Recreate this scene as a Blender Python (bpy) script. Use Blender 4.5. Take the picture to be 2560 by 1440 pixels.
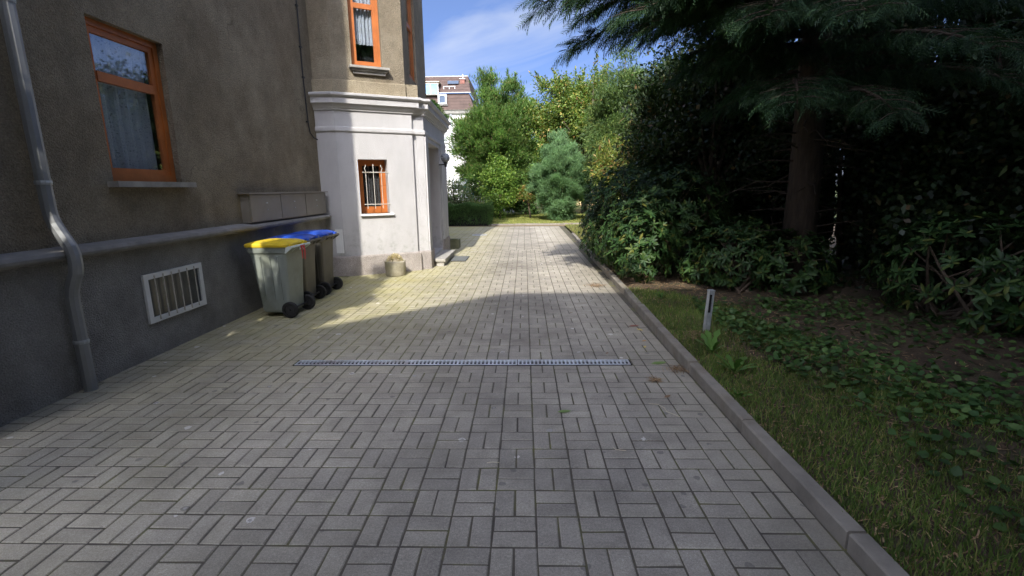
import bpy, math, random
import numpy as np
from mathutils import Matrix, Vector

for o in list(bpy.data.objects):
    bpy.data.objects.remove(o)
S = bpy.context.scene
COL = S.collection
R = math.radians

# ------------------------------------------------------------------ camera
CAMZ = 1.523
PITCH, YAW, ROLL, FPX = 0.20596, -0.02722, 0.01144, 1195.2
fw = Vector((math.sin(YAW) * math.cos(PITCH), math.cos(YAW) * math.cos(PITCH), -math.sin(PITCH)))
rt = Vector((math.cos(YAW), -math.sin(YAW), 0))
dn = fw.cross(rt)
rt2 = rt * math.cos(ROLL) + dn * math.sin(ROLL)
dn2 = -rt * math.sin(ROLL) + dn * math.cos(ROLL)
cd = bpy.data.cameras.new('camera')
cam = bpy.data.objects.new('camera', cd)
COL.objects.link(cam)
M = Matrix.Identity(4)
for i in range(3):
    M[i][0] = rt2[i]; M[i][1] = -dn2[i]; M[i][2] = -fw[i]
M[2][3] = CAMZ
cam.matrix_world = M
cd.sensor_width = 36
cd.lens = 36 * FPX / 2560
cd.clip_start = 0.05
cd.clip_end = 3000
S.camera = cam

# ------------------------------------------------------------------ sky and sun
SUN_AZ, SUN_EL = 5.35, 40.0          # light travels towards +Y, slightly +X
w = bpy.data.worlds.new('World')
S.world = w
w.use_nodes = True
nt = w.node_tree
nt.nodes.clear()
out = nt.nodes.new('ShaderNodeOutputWorld')
bg = nt.nodes.new('ShaderNodeBackground')
sky = nt.nodes.new('ShaderNodeTexSky')
sky.sky_type = 'NISHITA'
sky.sun_disc = False
sky.sun_elevation = R(SUN_EL)
sky.sun_rotation = R(180 + SUN_AZ)
sky.air_density = 0.32
sky.dust_density = 5.0
sky.ozone_density = 6.5
bg.inputs['Strength'].default_value = 0.15
# thin tilted cirrus streaks over the whole dome
tc = nt.nodes.new('ShaderNodeTexCoord')
mp = nt.nodes.new('ShaderNodeMapping')
mp.vector_type = 'TEXTURE'
mp.inputs['Rotation'].default_value = (0, R(-17), 0)
mp.inputs['Scale'].default_value = (0.62, 0.62, 0.17)
mp.inputs['Location'].default_value = (1.8, 0.7, 0.69)
nt.links.new(tc.outputs['Generated'], mp.inputs[0])
cn = nt.nodes.new('ShaderNodeTexNoise')
cn.inputs['Scale'].default_value = 1.15
cn.inputs['Detail'].default_value = 7
cn.inputs['Roughness'].default_value = 0.52
cn.inputs['Distortion'].default_value = 0.5
nt.links.new(mp.outputs[0], cn.inputs['Vector'])
cr = nt.nodes.new('ShaderNodeValToRGB')
cr.color_ramp.elements[0].position = 0.50
cr.color_ramp.elements[0].color = (0, 0, 0, 1)
cr.color_ramp.elements[1].position = 0.74
cr.color_ramp.elements[1].color = (0.75, 0.75, 0.75, 1)
nt.links.new(cn.outputs['Fac'], cr.inputs[0])
mx = nt.nodes.new('ShaderNodeMixRGB')
mx.inputs[2].default_value = (2.0, 2.15, 2.45, 1)
nt.links.new(cr.outputs[0], mx.inputs[0])
nt.links.new(sky.outputs[0], mx.inputs[1])
nt.links.new(mx.outputs[0], bg.inputs['Color'])
nt.links.new(bg.outputs[0], out.inputs[0])

sl = bpy.data.lights.new('sun', 'SUN')
sl.energy = 2.1
sl.angle = R(0.53)
sl.color = (1.0, 0.95, 0.86)
sun = bpy.data.objects.new('sun', sl)
COL.objects.link(sun)
tv = Vector((math.sin(R(SUN_AZ)) * math.cos(R(SUN_EL)), math.cos(R(SUN_AZ)) * math.cos(R(SUN_EL)), -math.sin(R(SUN_EL))))
sun.rotation_euler = tv.to_track_quat('-Z', 'Y').to_euler()
sun.location = (-5, -20, 30)

S.render.engine = 'CYCLES'
S.view_settings.view_transform = 'Standard'
S.view_settings.look = 'None'
S.view_settings.gamma = 1.0
S.view_settings.use_curve_mapping = False
S.view_settings.exposure = 1.52

# ================================================================== helpers
def tag(o, label=None, cat=None, group=None, kind=None):
    if label: o['label'] = label
    if cat: o['category'] = cat
    if group: o['group'] = group
    if kind: o['kind'] = kind
    return o

def thing(name, label, cat, loc=(0, 0, 0), rz=0.0, group=None):
    o = bpy.data.objects.new(name, None)
    o.empty_display_size = 0.1
    COL.objects.link(o)
    o.location = loc
    o.rotation_euler = (0, 0, rz)
    return tag(o, label, cat, group)

def link(name, me, parent=None, local=False):
    o = bpy.data.objects.new(name, me)
    COL.objects.link(o)
    if parent is not None:
        o.parent = parent
        if not local and parent.type == 'EMPTY':
            o.matrix_parent_inverse = (Matrix.Translation(parent.location) @ parent.rotation_euler.to_matrix().to_4x4()).inverted()
    return o

class MB:
    """collects faces, builds ONE mesh object"""
    def __init__(s):
        s.v = []; s.f = []
    def add(s, vs, fs):
        b = len(s.v)
        s.v += [tuple(p) for p in vs]
        s.f += [tuple(b + i for i in f) for f in fs]
        return s
    def box(s, x0, x1, y0, y1, z0, z1):
        return s.add([(x0, y0, z0), (x1, y0, z0), (x1, y1, z0), (x0, y1, z0), (x0, y0, z1), (x1, y0, z1), (x1, y1, z1), (x0, y1, z1)],
                     [(3, 2, 1, 0), (4, 5, 6, 7), (0, 1, 5, 4), (1, 2, 6, 5), (2, 3, 7, 6), (3, 0, 4, 7)])
    def bbox(s, x0, x1, y0, y1, z0, z1, b):
        """box with chamfered edges (via three nested rings)"""
        def ring(i, z):
            return [(x0 + i, y0 + i, z), (x1 - i, y0 + i, z), (x1 - i, y1 - i, z), (x0 + i, y1 - i, z)]
        vs = ring(b, z0) + ring(0, z0 + b) + ring(0, z1 - b) + ring(b, z1)
        fs = [(3, 2, 1, 0), (12, 13, 14, 15)]
        for k in range(3):
            for i in range(4):
                j = (i + 1) % 4
                fs.append((4 * k + i, 4 * k + j, 4 * k + 4 + j, 4 * k + 4 + i))
        return s.add(vs, fs)
    def prism(s, poly, z0, z1):
        n = len(poly)
        vs = [(x, y, z0) for x, y in poly] + [(x, y, z1) for x, y in poly]
        fs = [tuple(range(n - 1, -1, -1)), tuple(range(n, 2 * n))]
        for i in range(n):
            j = (i + 1) % n
            fs.append((i, j, n + j, n + i))
        return s.add(vs, fs)
    def tube(s, pts, rad, n=6, cap=True):
        pts = [Vector(p) for p in pts]
        if not hasattr(rad, '__len__'): rad = [rad] * len(pts)
        vs = []; fs = []
        prev = None
        for i, p in enumerate(pts):
            if i == 0: d = pts[1] - p
            elif i == len(pts) - 1: d = p - pts[i - 1]
            else: d = pts[i + 1] - pts[i - 1]
            d = d.normalized() if d.length > 1e-9 else Vector((0, 0, 1))
            a = prev if prev is not None else (Vector((0, 0, 1)) if abs(d.z) < .9 else Vector((1, 0, 0)))
            u = (a - d * a.dot(d))
            u = u.normalized() if u.length > 1e-6 else d.orthogonal().normalized()
            prev = u
            q = d.cross(u)
            for k in range(n):
                t = 2 * math.pi * k / n
                vs.append(p + (u * math.cos(t) + q * math.sin(t)) * rad[i])
        for i in range(len(pts) - 1):
            for k in range(n):
                j = (k + 1) % n
                fs.append((i * n + k, i * n + j, (i + 1) * n + j, (i + 1) * n + k))
        if cap:
            fs.append(tuple(range(n - 1, -1, -1)))
            fs.append(tuple((len(pts) - 1) * n + k for k in range(n)))
        return s.add(vs, fs)
    def lathe(s, prof, c=(0, 0, 0), n=24, jit=0, rng=None):
        vs = []; fs = []
        for r, z in prof:
            for k in range(n):
                t = 2 * math.pi * k / n
                rr = r + (rng.uniform(-jit, jit) if rng and r > 0 else 0)
                vs.append((c[0] + rr * math.cos(t), c[1] + rr * math.sin(t), c[2] + z))
        for i in range(len(prof) - 1):
            for k in range(n):
                j = (k + 1) % n
                fs.append((i * n + k, i * n + j, (i + 1) * n + j, (i + 1) * n + k))
        if prof[0][0] > 1e-6: fs.append(tuple(range(n - 1, -1, -1)))
        if prof[-1][0] > 1e-6: fs.append(tuple((len(prof) - 1) * n + k for k in range(n)))
        return s.add(vs, fs)
    def fbox(s, fr, u0, u1, z0, z1, d0, d1):
        """box in facade coordinates (u along, z up, d outward)"""
        P = [fr(u, d, z) for z in (z0, z1) for (u, d) in ((u0, d1), (u1, d1), (u1, d0), (u0, d0))]
        return s.add(P, [(3, 2, 1, 0), (4, 5, 6, 7), (0, 1, 5, 4), (1, 2, 6, 5), (2, 3, 7, 6), (3, 0, 4, 7)])
    def sweep(s, path, prof, closed_prof=True, ends=True):
        """sweep profile [(d,z)] along path [(x,y)], d to the right-hand outside"""
        path = [Vector((p[0], p[1])) for p in path]
        n = len(path); m = len(prof)
        vs = []; fs = []
        for i, p in enumerate(path):
            def nrm(a, b):
                u = (b - a).normalized(); return Vector((u.y, -u.x))
            if i == 0: mt = nrm(path[0], path[1])
            elif i == n - 1: mt = nrm(path[-2], path[-1])
            else:
                a = nrm(path[i - 1], p); b = nrm(p, path[i + 1])
                mt = (a + b); mt = mt / max(0.3, (1 + a.dot(b)))
            for d, z in prof:
                vs.append((p.x + mt.x * d, p.y + mt.y * d, z))
        for i in range(n - 1):
            for k in range(m if closed_prof else m - 1):
                j = (k + 1) % m
                fs.append((i * m + k, (i + 1) * m + k, (i + 1) * m + j, i * m + j))
        if ends and closed_prof:
            fs.append(tuple(range(m))); fs.append(tuple((n - 1) * m + k for k in range(m - 1, -1, -1)))
        return s.add(vs, fs)
    def mesh(s, name, mat, smooth=False):
        me = bpy.data.meshes.new(name)
        me.from_pydata(s.v, [], s.f)
        if mat: me.materials.append(mat)
        if smooth:
            me.polygons.foreach_set('use_smooth', [True] * len(me.polygons))
        me.update()
        return me
    def build(s, name, mat, parent=None, smooth=False, local=False):
        return link(name, s.mesh(name, mat, smooth), parent, local)

def frame(A, B):
    A = Vector((A[0], A[1])); B = Vector((B[0], B[1]))
    u = (B - A).normalized(); n = Vector((u.y, -u.x))
    f = lambda uu, d, z: (A.x + u.x * uu + n.x * d, A.y + u.y * uu + n.y * d, z)
    f.len = (B - A).length
    return f

def facade(mb, fr, u0, u1, z0, z1, holes, depth=0.14, d=0.0):
    us = sorted(set([u0, u1] + [h[0] for h in holes] + [h[1] for h in holes]))
    zs = sorted(set([z0, z1] + [h[2] for h in holes] + [h[3] for h in holes]))
    for i in range(len(us) - 1):
        for j in range(len(zs) - 1):
            cu = (us[i] + us[i + 1]) / 2; cz = (zs[j] + zs[j + 1]) / 2
            if any(h[0] < cu < h[1] and h[2] < cz < h[3] for h in holes): continue
            mb.add([fr(us[i], d, zs[j]), fr(us[i + 1], d, zs[j]), fr(us[i + 1], d, zs[j + 1]), fr(us[i], d, zs[j + 1])], [(0, 1, 2, 3)])
    for a, b, c, e in holes:
        for (p, q) in (((a, c), (b, c)), ((b, c), (b, e)), ((b, e), (a, e)), ((a, e), (a, c))):
            mb.add([fr(p[0], d, p[1]), fr(q[0], d, q[1]), fr(q[0], d - depth, q[1]), fr(p[0], d - depth, p[1])], [(0, 1, 2, 3)])
    return mb

# ------------------------------------------------------------------ materials
def newmat(name):
    m = bpy.data.materials.new(name); m.use_nodes = True
    t = m.node_tree; t.nodes.clear()
    return m, t
def N(t, typ, ins=None, **props):
    n = t.nodes.new('ShaderNode' + typ)
    for k, v in props.items(): setattr(n, k, v)
    for k, v in (ins or {}).items():
        if isinstance(v, bpy.types.NodeSocket): t.links.new(v, n.inputs[k])
        else: n.inputs[k].default_value = v
    return n
def ramp(t, fac, stops, interp='LINEAR'):
    r = t.nodes.new('ShaderNodeValToRGB'); r.color_ramp.interpolation = interp
    e = r.color_ramp.elements
    while len(e) < len(stops): e.new(0.5)
    for i, (p, c) in enumerate(stops):
        e[i].position = p
        e[i].color = (*c, 1) if len(c) == 3 else c
    t.links.new(fac, r.inputs[0])
    return r.outputs[0]
def g(v): return (v, v, v)
def mixc(t, fac, a, b, mode='MIX'):
    n = t.nodes.new('ShaderNodeMixRGB'); n.blend_type = mode
    for i, x in ((0, fac), (1, a), (2, b)):
        if isinstance(x, bpy.types.NodeSocket): t.links.new(x, n.inputs[i])
        elif i == 0: n.inputs[0].default_value = x
        else: n.inputs[i].default_value = (*x, 1)
    return n.outputs[0]
def pos(t, scale=(1, 1, 1), rot=(0, 0, 0)):
    gm = N(t, 'NewGeometry')
    m = N(t, 'Mapping', {'Vector': gm.outputs['Position'], 'Scale': scale, 'Rotation': rot})
    return m.outputs[0]
def noise(t, vec, scale, detail=4, rough=0.55):
    return N(t, 'TexNoise', {'Vector': vec, 'Scale': scale, 'Detail': detail, 'Roughness': rough}).outputs['Fac']
def finish(t, col, rough=0.8, bump=None, bstr=0.3, bdist=0.01, metal=0.0, spec=0.5, trans=None):
    p = N(t, 'BsdfPrincipled')
    for k, v in (('Base Color', col), ('Roughness', rough), ('Metallic', metal), ('Specular IOR Level', spec)):
        if isinstance(v, bpy.types.NodeSocket): t.links.new(v, p.inputs[k])
        elif k == 'Base Color': p.inputs[k].default_value = (*v, 1)
        else: p.inputs[k].default_value = v
    if bump is not None:
        b = N(t, 'Bump', {'Height': bump, 'Strength': bstr, 'Distance': bdist})
        t.links.new(b.outputs[0], p.inputs['Normal'])
    o = N(t, 'OutputMaterial')
    if trans:
        tr = N(t, 'BsdfTranslucent')
        if isinstance(col, bpy.types.NodeSocket): t.links.new(mixc(t, 1.0, col, (1.0, 1.25, 0.5), 'MULTIPLY'), tr.inputs[0])
        mxs = N(t, 'MixShader', {0: trans})
        t.links.new(p.outputs[0], mxs.inputs[1]); t.links.new(tr.outputs[0], mxs.inputs[2])
        t.links.new(mxs.outputs[0], o.inputs[0])
    else:
        t.links.new(p.outputs[0], o.inputs[0])
    return p

def simple(name, c, rough=0.6, var=0.12, scale=8, metal=0.0, bump=0.0, bscale=60, spec=0.5, stain=None):
    m, t = newmat(name)
    v = pos(t)
    n1 = noise(t, v, scale, 5, 0.6)
    a = tuple(x * (1 - var) for x in c); b = tuple(min(1, x * (1 + var)) for x in c)
    col = ramp(t, n1, [(0.3, a), (0.7, b)])
    if stain:
        n2 = noise(t, v, scale * 0.35, 6, 0.7)
        f = ramp(t, n2, [(0.5, g(0)), (0.68, g(0.75))])
        col = mixc(t, f, col, stain)
    bm = noise(t, v, bscale, 3, 0.6) if bump else None
    finish(t, col, rough, bm, bump, 0.004, metal, spec)
    return m

def m_paving():
    m, t = newmat('paving_concrete')
    gm = N(t, 'NewGeometry'); P = gm.outputs['Position']
    oi = N(t, 'ObjectInfo')
    s = N(t, 'Math', {0: gm.outputs['Random Per Island'], 1: oi.outputs['Random']}, operation='ADD')
    rnd = N(t, 'Math', {0: s.outputs[0]}, operation='FRACT').outputs[0]
    base = ramp(t, rnd, [(0.0, (0.355, 0.325, 0.275)), (0.35, (0.39, 0.357, 0.302)), (0.7, (0.415, 0.38, 0.318)), (1.0, (0.45, 0.412, 0.342))])
    fine = noise(t, P, 260, 2, 0.7)
    base = mixc(t, 0.55, base, ramp(t, fine, [(0.3, g(0.25)), (0.5, g(0.48)), (0.72, g(0.85))]), 'OVERLAY')
    f2 = noise(t, P, 85, 3, 0.75)
    base = mixc(t, 0.5, base, ramp(t, f2, [(0.3, g(0.28)), (0.5, g(0.5)), (0.7, g(0.74))]), 'OVERLAY')
    sp = N(t, 'TexVoronoi', {'Vector': P, 'Scale': 190})
    base = mixc(t, ramp(t, sp.outputs['Distance'], [(0.0, g(0.5)), (0.2, g(0.0))]), base, (0.5, 0.5, 0.49))
    big = noise(t, P, 0.9, 5, 0.6)
    base = mixc(t, 1.0, base, ramp(t, big, [(0.3, g(0.62)), (0.48, g(0.92)), (0.7, g(1.12))]), 'MULTIPLY')
    mid = noise(t, P, 6, 5, 0.65)
    base = mixc(t, 0.6, base, ramp(t, mid, [(0.3, g(0.66)), (0.65, g(1.10))]), 'MULTIPLY')
    # darker band mid-drive, brown-green algae towards the house side, darker brown towards the kerb
    sx = N(t, 'SeparateXYZ', {0: P})
    leftf = N(t, 'MapRange', {0: sx.outputs['X'], 1: -0.3, 2: -2.4, 3: 0.0, 4: 1.0}).outputs[0]
    farf = N(t, 'MapRange', {0: sx.outputs['Y'], 1: 3.0, 2: 7.0, 3: 0.25, 4: 1.0}).outputs[0]
    alg = N(t, 'Math', {0: leftf, 1: farf}, operation='MULTIPLY').outputs[0]
    an = noise(t, P, 2.2, 6, 0.65)
    algn = N(t, 'Math', {0: alg, 1: ramp(t, an, [(0.3, g(0.35)), (0.65, g(0.95))])}, operation='MULTIPLY').outputs[0]
    base = mixc(t, algn, base, (0.40, 0.36, 0.15))
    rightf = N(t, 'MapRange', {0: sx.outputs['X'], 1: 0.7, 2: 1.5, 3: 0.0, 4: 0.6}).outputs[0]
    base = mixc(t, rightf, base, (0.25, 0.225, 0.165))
    wx = N(t, 'Math', {0: sx.outputs['X'], 1: N(t, 'Math', {0: big, 1: 0.8}, operation='MULTIPLY').outputs[0]}, operation='ADD').outputs[0]
    band = ramp(t, N(t, 'MapRange', {0: wx, 1: -1.2, 2: 2.0, 3: 0.0, 4: 1.0}).outputs[0], [(0.0, g(1.06)), (0.35, g(0.84)), (0.55, g(0.84)), (0.75, g(1.08)), (1.0, g(1.0))])
    base = mixc(t, 0.85, base, band, 'MULTIPLY')
    # pale lichen and dropping spots, dark gum spots
    vo = N(t, 'TexVoronoi', {'Vector': P, 'Scale': 5.5, 'Randomness': 1.0})
    wob = noise(t, P, 35, 3, 0.6)
    dd = N(t, 'Math', {0: vo.outputs['Distance'], 1: N(t, 'Math', {0: wob, 1: 0.16}, operation='MULTIPLY').outputs[0]}, operation='ADD').outputs[0]
    sel = N(t, 'SeparateColor', {0: vo.outputs['Color']})
    keep = ramp(t, sel.outputs[0], [(0.70, g(0)), (0.71, g(1))])
    size = N(t, 'MapRange', {0: sel.outputs[1], 3: 0.11, 4: 0.25}).outputs[0]
    ins = N(t, 'Math', {0: dd, 1: size}, operation='LESS_THAN').outputs[0]
    spot = N(t, 'Math', {0: ins, 1: keep}, operation='MULTIPLY').outputs[0]
    spot = N(t, 'Math', {0: spot, 1: 0.6}, operation='MULTIPLY').outputs[0]
    base = mixc(t, spot, base, (0.78, 0.75, 0.70))
    keep2 = ramp(t, sel.outputs[2], [(0.80, g(0)), (0.81, g(1))])
    spot2 = N(t, 'Math', {0: N(t, 'Math', {0: dd, 1: 0.19}, operation='LESS_THAN').outputs[0], 1: keep2}, operation='MULTIPLY').outputs[0]
    base = mixc(t, N(t, 'Math', {0: spot2, 1: 0.5}, operation='MULTIPLY').outputs[0], base, (0.09, 0.09, 0.09))
    bh = N(t, 'Math', {0: fine, 1: mid}, operation='ADD').outputs[0]
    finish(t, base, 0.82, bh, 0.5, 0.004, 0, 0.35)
    return m

def m_joint():
    m, t = newmat('joint_sand')
    P = pos(t)
    n = noise(t, P, 3, 6, 0.7)
    c = ramp(t, n, [(0.35, (0.07, 0.062, 0.052)), (0.5, (0.10, 0.088, 0.066)), (0.62, (0.12, 0.115, 0.05)), (0.72, (0.19, 0.18, 0.05))])
    sx = N(t, 'SeparateXYZ', {0: P})
    lf = N(t, 'MapRange', {0: sx.outputs['X'], 1: -0.2, 2: -1.6, 3: 0.0, 4: 1.0}).outputs[0]
    ff = N(t, 'MapRange', {0: sx.outputs['Y'], 1: 3.6, 2: 5.2, 3: 0.0, 4: 1.0}).outputs[0]
    k = N(t, 'Math', {0: lf, 1: ff}, operation='MULTIPLY').outputs[0]
    k = N(t, 'Math', {0: k, 1: ramp(t, noise(t, P, 1.6, 4), [(0.35, g(0.35)), (0.6, g(0.9))])}, operation='MULTIPLY').outputs[0]
    c = mixc(t, k, c, (0.24, 0.25, 0.05))
    finish(t, c, 0.95, noise(t, P, 120, 3), 0.6, 0.006)
    return m

def m_roughcast(name, c, patch):
    m, t = newmat(name)
    P = pos(t)
    vo = N(t, 'TexVoronoi', {'Vector': P, 'Scale': 75})
    n = noise(t, P, 90, 3, 0.7)
    big = noise(t, P, 1.3, 5, 0.6)
    base = mixc(t, ramp(t, big, [(0.42, g(0)), (0.60, g(1.0))]), c, patch)
    blot = noise(t, P, 3.7, 7, 0.7)
    base = mixc(t, 0.8, base, ramp(t, blot, [(0.3, g(0.68)), (0.55, g(1.0)), (0.72, g(1.16))]), 'MULTIPLY')
    base = mixc(t, 0.75, base, ramp(t, n, [(0.28, g(0.3)), (0.5, g(0.5)), (0.75, g(0.78))]), 'OVERLAY')
    strk = noise(t, pos(t, (1.6, 1.6, 0.5)), 1.5, 6, 0.65)
    base = mixc(t, 0.7, base, ramp(t, strk, [(0.3, g(0.82)), (0.65, g(1.05))]), 'MULTIPLY')
    wv_ = N(t, 'VectorMath', {0: P, 1: N(t, 'TexNoise', {'Vector': P, 'Scale': 2.5, 'Detail': 4}).outputs['Color']}, operation='ADD')
    ck = N(t, 'TexVoronoi', {'Vector': wv_.outputs[0], 'Scale': 0.55}, feature='DISTANCE_TO_EDGE')
    cm = N(t, 'Math', {0: ramp(t, ck.outputs['Distance'], [(0.0, g(0.6)), (0.006, g(0.0))]), 1: ramp(t, noise(t, P, 0.8, 3), [(0.48, g(0)), (0.58, g(1))])}, operation='MULTIPLY').outputs[0]
    base = mixc(t, cm, base, tuple(x * .35 for x in c))
    h = N(t, 'Math', {0: n, 1: vo.outputs['Distance']}, operation='ADD').outputs[0]
    finish(t, base, 0.92, h, 0.9, 0.012, 0, 0.25)
    return m

def m_render():
    m, t = newmat('grey_render')
    P = pos(t)
    n = noise(t, P, 70, 4, 0.65)
    big = noise(t, P, 1.1, 5, 0.6)
    base = ramp(t, big, [(0.3, (0.47, 0.458, 0.452)), (0.7, (0.54, 0.528, 0.52))])
    sx = N(t, 'SeparateXYZ', {0: P})
    low = N(t, 'MapRange', {0: sx.outputs['Z'], 1: 1.05, 2: 0.35, 3: 0.0, 4: 1.0}).outputs[0]
    st = ramp(t, noise(t, P, 7, 7, 0.72), [(0.5, g(0)), (0.66, g(0.85))])
    base = mixc(t, N(t, 'Math', {0: low, 1: st}, operation='MULTIPLY').outputs[0], base, (0.33, 0.33, 0.30))
    strk = noise(t, pos(t, (2.2, 2.2, 0.6)), 1.6, 6, 0.65)
    base = mixc(t, 0.5, base, ramp(t, strk, [(0.35, g(0.84)), (0.6, g(1.03))]), 'MULTIPLY')
    finish(t, base, 0.85, n, 0.55, 0.010, 0, 0.3)
    return m

def m_leaf(name, stops, rough=0.5, trans=0.28, nscale=1.5, lo=0.6, hi=1.25, spec=0.4):
    m, t = newmat(name)
    gm = N(t, 'NewGeometry')
    oi = N(t, 'ObjectInfo')
    s = N(t, 'Math', {0: gm.outputs['Random Per Island'], 1: oi.outputs['Random']}, operation='ADD')
    rnd = N(t, 'Math', {0: s.outputs[0]}, operation='FRACT').outputs[0]
    c = ramp(t, rnd, stops)
    nn = noise(t, gm.outputs['Position'], nscale, 3, 0.6)
    c = mixc(t, 1.0, c, ramp(t, nn, [(0.3, g(lo)), (0.7, g(hi))]), 'MULTIPLY')
    finish(t, c, rough, None, 0, 0, 0, spec, trans)
    return m

def m_bark(name, c):
    m, t = newmat(name)
    n = noise(t, pos(t, (14, 14, 2.5)), 2.0, 6, 0.65)
    col = ramp(t, n, [(0.3, tuple(x * 0.5 for x in c)), (0.7, tuple(x * 1.3 for x in c))])
    finish(t, col, 0.9, n, 0.9, 0.02)
    return m

def m_glass(name='window_glass', tint=(0.94, 0.96, 0.97), refl=0.10):
    m, t = newmat(name)
    tr = N(t, 'BsdfTransparent', {0: (*tint, 1)})
    gl = N(t, 'BsdfGlossy', {'Color': (0.9, 0.95, 1, 1), 'Roughness': 0.02})
    fr = N(t, 'LayerWeight', {'Blend': 0.5})
    f5 = N(t, 'Math', {0: fr.outputs['Facing'], 1: 4.0}, operation='POWER').outputs[0]
    f = N(t, 'MapRange', {0: f5, 3: refl, 4: 1.0}).outputs[0]
    mx_ = N(t, 'MixShader', {0: f})
    t.links.new(tr.outputs[0], mx_.inputs[1]); t.links.new(gl.outputs[0], mx_.inputs[2])
    o = N(t, 'OutputMaterial'); t.links.new(mx_.outputs[0], o.inputs[0])
    return m

def m_lace(name='lace_curtain', c=(0.50, 0.52, 0.56)):
    m, t = newmat(name)
    P = pos(t)
    vo = N(t, 'TexVoronoi', {'Vector': P, 'Scale': 45})
    n = noise(t, P, 14, 4)
    a = N(t, 'Math', {0: vo.outputs['Distance'], 1: n}, operation='ADD').outputs[0]
    al = ramp(t, a, [(0.45, g(0.45)), (0.85, g(1.0))])
    d = N(t, 'BsdfDiffuse', {'Color': (*c, 1)})
    tr = N(t, 'BsdfTransparent')
    mx_ = N(t, 'MixShader', {0: al})
    t.links.new(tr.outputs[0], mx_.inputs[1]); t.links.new(d.outputs[0], mx_.inputs[2])
    o = N(t, 'OutputMaterial'); t.links.new(mx_.outputs[0], o.inputs[0])
    return m

def m_rooftile(name, c):
    m, t = newmat(name)
    P = pos(t)
    wv = N(t, 'TexWave', {'Vector': P, 'Scale': 1.1, 'Distortion': 0.4}, wave_type='BANDS', bands_direction='Z')
    n = noise(t, P, 2.5, 5)
    col = ramp(t, n, [(0.3, tuple(x * 0.75 for x in c)), (0.7, tuple(x * 1.2 for x in c))])
    col = mixc(t, 0.6, col, ramp(t, wv.outputs['Fac'], [(0.0, g(0.6)), (0.3, g(1.0))]), 'MULTIPLY')
    finish(t, col, 0.85, wv.outputs['Fac'], 0.5, 0.05)
    return m

def m_ground(name, c1, c2, c3, sc=1.5):
    m, t = newmat(name)
    P = pos(t)
    n = noise(t, P, sc, 7, 0.65); n2 = noise(t, P, 40, 4, 0.7)
    c = ramp(t, n, [(0.3, c1), (0.5, c2), (0.7, c3)])
    c = mixc(t, 0.6, c, ramp(t, n2, [(0.3, g(0.3)), (0.7, g(0.75))]), 'OVERLAY')
    finish(t, c, 0.95, n2, 0.8, 0.03)
    return m

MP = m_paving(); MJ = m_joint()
BROWN = m_roughcast('brown_roughcast', (0.27, 0.225, 0.158), (0.32, 0.275, 0.20))
TAN = m_roughcast('tan_roughcast', (0.34, 0.285, 0.195), (0.40, 0.34, 0.24))
GREY = m_render()
PLINTH = m_roughcast('pinkish_plinth_stone', (0.42, 0.375, 0.345), (0.47, 0.42, 0.38))
STONE = simple('weathered_stone', (0.33, 0.315, 0.285), 0.85, 0.25, 5, bump=0.5, bscale=80, stain=(0.16, 0.16, 0.13))
STEPSTONE = simple('granite_step', (0.40, 0.38, 0.34), 0.8, 0.25, 60, bump=0.3, bscale=200, stain=(0.27, 0.26, 0.20))
LEDGE = simple('grey_stone_ledge', (0.26, 0.25, 0.235), 0.85, 0.2, 6, bump=0.4, stain=(0.16, 0.155, 0.14))
LEFTPL = m_roughcast('grey_painted_base', (0.36, 0.345, 0.32), (0.28, 0.27, 0.25))
ORANGE = simple('orange_brown_wood', (0.46, 0.14, 0.03), 0.5, 0.18, 6, bump=0.15, bscale=30, stain=(0.36, 0.11, 0.03))
IRON = simple('painted_iron', (0.55, 0.52, 0.46), 0.6, 0.15, 30, stain=(0.32, 0.25, 0.18))
CABLEM = simple('black_cable', (0.03, 0.03, 0.032), 0.5, 0.2, 10)
GALV = simple('galvanised_steel', (0.50, 0.53, 0.55), 0.5, 0.25, 14, metal=0.55, bump=0.1, stain=(0.33, 0.35, 0.36))
GALV2 = simple('galvanised_grate', (0.60, 0.63, 0.67), 0.5, 0.2, 9, metal=0.3, stain=(0.30, 0.25, 0.20))
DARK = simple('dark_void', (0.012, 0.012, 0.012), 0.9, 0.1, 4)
CABINET = simple('taupe_metal', (0.235, 0.215, 0.185), 0.5, 0.1, 4, stain=(0.2, 0.18, 0.155))
CONC = simple('pot_concrete', (0.40, 0.36, 0.27), 0.9, 0.22, 10, bump=0.6, bscale=70, stain=(0.27, 0.25, 0.15))
MOSSCONC = simple('mossy_concrete', (0.17, 0.17, 0.10), 0.95, 0.3, 8, bump=0.6, bscale=60, stain=(0.09, 0.11, 0.04))
KERBM = simple('kerb_concrete', (0.25, 0.225, 0.185), 0.9, 0.25, 5, bump=0.6, bscale=90, stain=(0.17, 0.135, 0.085))
BINP = simple('pale_bin_plastic', (0.27, 0.30, 0.27), 0.55, 0.1, 4, stain=(0.17, 0.18, 0.13))
BING = simple('dark_bin_plastic', (0.115, 0.105, 0.085), 0.6, 0.2, 4, stain=(0.17, 0.15, 0.10))
BLUE = simple('blue_lid_plastic', (0.02, 0.085, 0.50), 0.45, 0.15, 7, stain=(0.07, 0.13, 0.42))
YELL = simple('yellow_lid_plastic', (0.80, 0.58, 0.03), 0.5, 0.12, 9, stain=(0.62, 0.46, 0.08))
RUBBER = simple('black_rubber', (0.02, 0.02, 0.02), 0.75, 0.2, 20)
WHITE = simple('white_wall', (0.80, 0.77, 0.70), 0.9, 0.04, 1.2)
WHITEP = simple('white_paint', (0.75, 0.75, 0.73), 0.5, 0.05, 5)
CREAM = simple('cream_yellow_wall', (0.72, 0.52, 0.27), 0.9, 0.06, 1.5)
ROOFB = m_rooftile('brown_roof_tiles', (0.095, 0.062, 0.05))
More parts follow.
